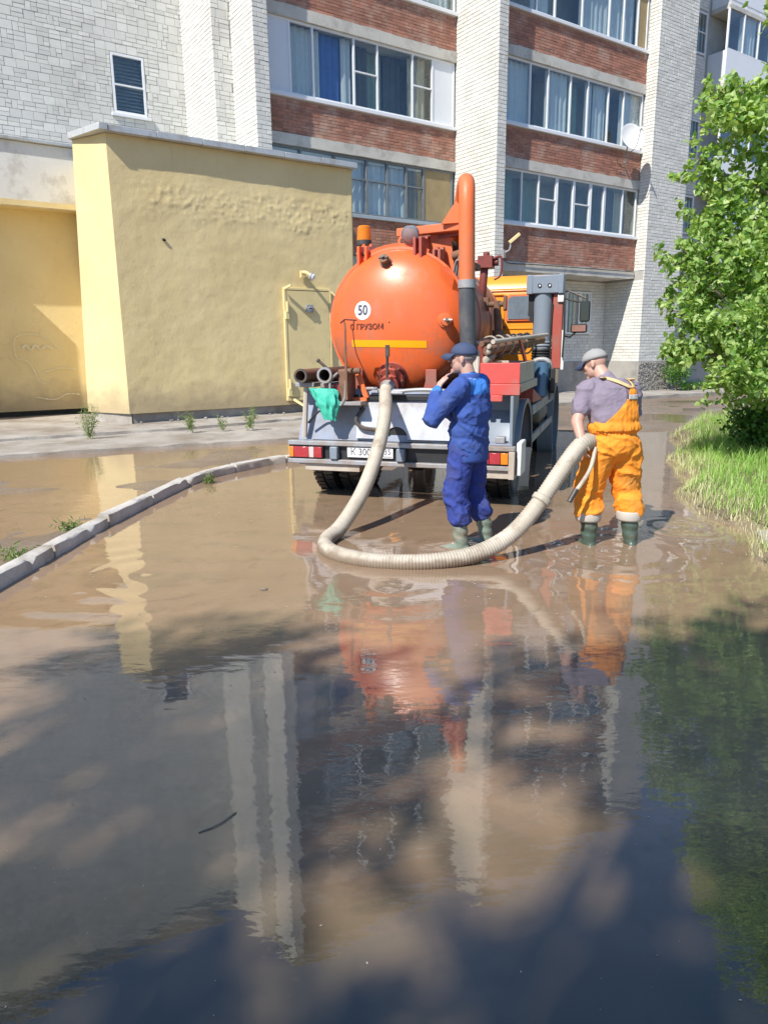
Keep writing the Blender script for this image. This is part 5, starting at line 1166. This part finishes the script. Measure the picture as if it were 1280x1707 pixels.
def tree(name, label, loc, h, trunk_r, clumps, leaf_n, leaf_s, m, crown_spread=.55, group=None):
    """clumps: (x, y, z, r) in world space; limbs run from the trunk to every clump and twigs through it."""
    t = thing(name, label, 'tree', loc, 0, group); base = Vector(loc); tr = MB()
    P = bez([base + Vector((0, 0, -.2)), base + Vector((.1, .05, h * .35)), base + Vector((-.08, .1, h * .7)), base + Vector((.05, .0, h))], 6); tr.tube(P, list(np.linspace(trunk_r, trunk_r * .25, len(P))), 12)
    pts = []
    wsum = sum(c[3] ** 2 for c in clumps)
    for (x, y, z, r) in clumps:
        c = Vector((x, y, z)); zz = min(max(z - .45 * math.hypot(x - base.x, y - base.y) - .3, h * .15), h * .95); q = min(range(len(P)), key=lambda i: abs(P[i].z - base.z - zz))
        LP = limb(tr, P[q], c, trunk_r * .28, .014, .12)
        k = int(leaf_n * r * r / wsum)
        for _ in range(7):
            dv = Vector(rng.normal(size=3)).normalized() * r * rng.uniform(.6, 1.0); dv.z *= .75; tw = limb(tr, LP[-2], c + dv, .012, .004, -.05, 3)
            for i in range(k // 10): pts.append(np.array(tw[rng.integers(1, len(tw))]) + rng.normal(size=3) * r * .14)
        # many small sprays through the clump, with gaps between
        ns = max(int(k / 26), 4)
        for _ in range(ns):
            dv = rng.normal(size=3); dv /= np.linalg.norm(dv); sc = np.array((x, y, z)) + dv * r * rng.uniform(.35, 1.05) ** .6 * np.array((1, 1, .8))
            dr_ = rng.normal(size=3) * .5 + np.array((0, 0, -.6)); ln = r * rng.uniform(.18, .42)
            for i in range(max(int(k * .3 / ns * 3.0 * .8), 3)): pts.append(sc + dr_ * ln * rng.uniform(0, 1) + rng.normal(size=3) * r * .055)
    tr.build('trunk', 'bark', t, off=loc); leaves(pts, leaf_s, 'crown', m, t, off=loc)
    return t
# the tree at the right edge: its crown hangs over the grass
cl = [(3.72, 9.2, 2.1, .34), (3.66, 9.2, 2.75, .30), (3.78, 9.3, 1.55, .30), (3.8, 9.2, 3.7, .28), (4.05, 9.3, 1.75, .48), (3.95, 9.4, 2.4, .42), (4.0, 9.2, 3.35, .40), (4.3, 8.8, 1.45, .45), (4.75, 9.2, 1.55, .62), (4.35, 9.0, 2.15, .62), (5.3, 9.6, 1.7, .8), (4.25, 9.2, 2.85, .62), (5.0, 9.2, 2.6, .85), (5.6, 9.3, 3.0, .95), (4.55, 9.3, 3.55, .58), (5.2, 9.2, 3.7, .75), (4.10, 9.1, 4.25, .50), (4.7, 9.0, 4.45, .62), (5.3, 9.2, 4.7, .75),
      (4.75, 9.0, 5.35, .5), (4.95, 9.1, 6.0, .55), (5.5, 9.0, 6.2, .8), (5.05, 9.0, 5.5, .7), (5.7, 9.3, 5.6, .9), (6.5, 9.8, 4.2, 1.2), (6.4, 9.9, 2.6, 1.1), (6.2, 10.2, 6.4, 1.1), (5.35, 9.4, 6.5, .8), (6.9, 9.0, 5.4, 1.2), (6.9, 9.2, 3.2, 1.1), (6.0, 9.4, 7.4, 1.0), (3.86, 9.2, 3.05, .26), (3.78, 9.1, 2.45, .22), (3.95, 9.0, 1.9, .24), (3.85, 9.1, 4.5, .22), (4.4, 9.0, 1.2, .4), (4.9, 9.0, 1.15, .42), (5.3, 8.7, 1.2, .45)]
tree('poplar_tree', 'leafy green poplar tree hanging over the grass at the right edge', (6.0, 9.5, .15), 7.4, .16, cl, 56000, .066, 'leaf')
# trees behind the camera throw the dappled shade on the near water
def shade_tree(label, x, y, hc, rr, n=26, ln=11000):
    cls = []
    for _ in range(n):
        dv = rng.normal(size=3); dv /= np.linalg.norm(dv); q = rng.uniform(.45, 1.0)
        cls.append((x + dv[0] * rr * q, y + dv[1] * rr * q, hc + dv[2] * rr * .8 * q, rng.uniform(.5, .85)))
    tree('birch_tree', label, (x, y, 0), hc + rr * .7, .15, cls, ln, .10, 'leaf_far', group=None)
shade_tree('tall birch tree behind the viewer on the left of the puddle', -8.3, -6.0, 9.5, 2.8, 34, 7600)
shade_tree('tall birch tree behind the viewer, in the middle of its row', -5.3, -5.9, 9.7, 2.7, 34, 7600)
shade_tree('tall birch tree behind the viewer on the right of the puddle', -2.4, -5.7, 9.5, 2.8, 38, 15000)
shade_tree('broad birch tree across the yard, far behind the viewer', 13.0, -6.0, 7.0, 3.6, 26, 12000)
shade_tree('birch tree across the yard beside the grass bank, behind the viewer', 18.5, 1.0, 6.5, 3.4, 26, 12000)

def shrub(name, label, loc, clumps, n, s, m='leaf_bush', group=None):
    t = thing(name, label, 'shrub', loc, 0, group); st = MB(); pts = []
    tot = sum(c[3] ** 2 for c in clumps)
    for (x, y, z, r) in clumps:
        for _ in range(3): limb(st, loc, (x + rng.normal() * r * .4, y + rng.normal() * r * .4, z + rng.normal() * r * .3), .02, .005, .1, 4)
        k = int(n * r * r / tot)
        for _ in range(k):
            dv = rng.normal(size=3); dv /= np.linalg.norm(dv); pts.append(np.array((x, y, z)) + dv * r * rng.uniform(.3, 1.05) * np.array((1, 1, .85)) + rng.normal(size=3) * r * .08)
    st.build('stems', 'bark', t, off=loc); leaves(pts, s, 'foliage', m, t, off=loc)
shrub('shrub', 'low dark green shrub on the grass under the tree', (5.4, 10.3, .2), [(5.3, 10.3, .55, .45), (5.9, 10.4, .65, .55), (5.5, 9.8, .45, .40), (6.4, 10.1, .6, .6)], 6500, .06)
c0 = W(22.9, 15.2); c1 = W(25.2, 15.1)
shrub('shrub', 'straggly shrub against the stone plinth by the right brick pier', tuple(c0 + Vector((0, 0, .1))), [(c0.x, c0.y, .75, .5), (c0.x + .35, c0.y + .25, 1.25, .4)], 1500, .07)
shrub('shrub', 'low border of greenery on the far paving behind the man in orange', tuple(c1 + Vector((-1.2, -1.0, .08))), [(c1.x - 1.7 + .42 * k, c1.y - 1.25 + .29 * k, .22, .24) for k in range(9)], 3000, .055)

# grass: two masses of blades, green and bleached
def blades(n, fx, m, name, hmin, hmax, w, label=None):
    P = []; tries = 0
    while len(P) < n and tries < n * 30:
        tries += 1; x, y = rng.uniform(2.6, 8.5), rng.uniform(4.2, 15.5)
        if y > 11 and rng.random() < .6: continue
        q = fx(bank_d(x, y), x, y)
        if q > rng.random(): P.append((x, y, gh(x, y) - .01, q))
    P = np.array(P); n = len(P); base = P[:, :3]; ang = rng.uniform(0, 2 * np.pi, n); H_ = rng.uniform(hmin, hmax, n) * (.55 + .45 * np.minimum(P[:, 3] * 1.4, 1))
    tuft = np.array([fbm(a, b_, 3, 2.2) for a, b_ in base[:, :2]]); H_ = H_ * (1 + .8 * np.clip(tuft, -.5, .8))
    ld = np.stack([np.cos(ang), np.sin(ang), 0 * ang], 1) * (H_ * rng.uniform(.15, .75, n))[:, None]; pr = np.stack([-np.sin(ang), np.cos(ang), 0 * ang], 1) * (w * rng.uniform(.6, 1.3, n))[:, None]
    up = np.stack([0 * H_, 0 * H_, H_], 1)
    V = np.stack([base - pr, base + pr, base + ld * .3 + up * .55 + pr * .8, base + ld * .3 + up * .55 - pr * .8, base + ld + up * .92], 1).reshape(-1, 3)
    me = bpy.data.meshes.new(name); F = []
    for i in range(n): k = i * 5; F += [(k, k + 1, k + 2, k + 3), (k + 3, k + 2, k + 4)]
    me.from_pydata(V.tolist(), [], F); o_ = link(name, me, m, None, False); o_['kind'] = 'stuff'
    if label: o_['label'] = label; o_['category'] = 'grass'
    return o_
blades(34000, lambda d_, x, y: 0 if d_ < .05 else .35 + .65 * sm(.0, .5, d_), 'grass', 'grass', .06, .26, .0040, 'tall fresh green grass on the bank under the tree')
blades(5000, lambda d_, x, y: (1 - sm(.1, .8, d_)) * sm(-.12, .02, d_), 'dry_grass', 'dry_grass', .04, .15, .0030, 'bleached dry grass along the water edge of the bank')
# broken kerb stone at the bank
ks = MB(); ks.box(2.86, 3.02, 5.15, 5.75, -.1, .11)
kb = ks.build('kerb_block', 'old_concrete', None, off=(2.94, 5.45, 0), bevel=.03); kb.location = (3.17, 5.62, .0); kb.rotation_euler = (R(3), R(-4), R(-14))
tag(kb, 'broken pale kerb block half sunk at the edge of the grass bank', 'kerb block')

def weed(label, loc, h, n, spread, m='weed'):
    t = thing('weed', label, 'weed', loc, 0, 'weeds along the pavement and kerb'); st = MB(); pts = []
    for _ in range(n):
        a = rng.uniform(0, 6.28); e = Vector(loc) + Vector((math.cos(a) * spread * rng.uniform(.2, 1), math.sin(a) * spread * rng.uniform(.2, 1), h * rng.uniform(.5, 1)))
        P = limb(st, loc, e, .005, .002, .1, 5)
        for p in P[1:]:
            for _ in range(3): pts.append(np.array(p) + rng.normal(size=3) * .03)
    st.build('stems', 'stem', t, off=loc, smooth=False); leaves(pts, .05, 'foliage', m, t, off=loc, up=.1, slim=.11)
weed('tall feathery weed at the corner of the bright yellow wall', (-5.42, 13.3, .09), .62, 16, .22)
weed('green weed tuft at the wall foot, middle of the mustard wall', (-3.76, 14.1, .13), .36, 11, .2)
weed('bushy weed at the wall foot beside the metal door', (-2.68, 14.45, .13), .42, 12, .2)
weed('small sprig between the two weed tufts along the mustard wall', (-3.2, 14.35, .13), .28, 5, .1)
weed('straggly grass tuft behind the kerb, nearest to the viewer', (-2.98, 5.6, .0), .10, 7, .16)
weed('straggly grass tuft behind the kerb halfway along it', (-2.90, 6.5, .0), .11, 7, .16)
weed('small weed in front of the kerb where it bends to the truck', (-2.22, 9.0, .0), .08, 6, .10)
weed('dry weed tuft under the metal door behind the truck', (-1.35, 14.4, .1), .34, 9, .25)

# small litter on the water
fl = MB()
for _ in range(900):
    x, y = rng.uniform(-2.4, 2.8), rng.uniform(1.4, 9.0) ** 1.0
    if mnoise.noise(Vector((x * .9, y * .9, 4))) < .05 and rng.random() < .8: continue
    if bank_d(x, y) > -.2 or x < kerb_x(y) + .1: continue
    r = rng.uniform(.003, .010) * min(1, .15 + y / 7); a = rng.uniform(0, 6.28); fl.add([(x + r * q * math.cos(a + k * 1.57), y + r * q * math.sin(a + k * 1.57), .0025) for k, q in enumerate((1.6, .7, 1.4, .6))], [(0, 1, 2, 3)])
tag(fl.build('floating_litter', mat('seed_fluff', (.62, .56, .46), .8, 0, .2, 40, island=.5), None, smooth=False, fix=False), kind='stuff')
tw = MB().tube(bez([(-.66, 2.21, .002), (-.60, 2.25, .004), (-.55, 2.32, .003)], 4), [.0022] * 9, 6).build('twig', 'bark', None, off=(-.6, 2.25, 0)); tw.location = (-.6, 2.25, 0); tag(tw, 'thin dark twig floating on the shaded water', 'twig')
lf = MB().ell((0, 0, .006), (.028, .018, .008), 9, 5).build('leaf_scrap', 'bark', None); lf.location = (-.85, 4.82, 0); tag(lf, 'dark scrap of leaf floating alone on the sunlit brown water', 'litter')
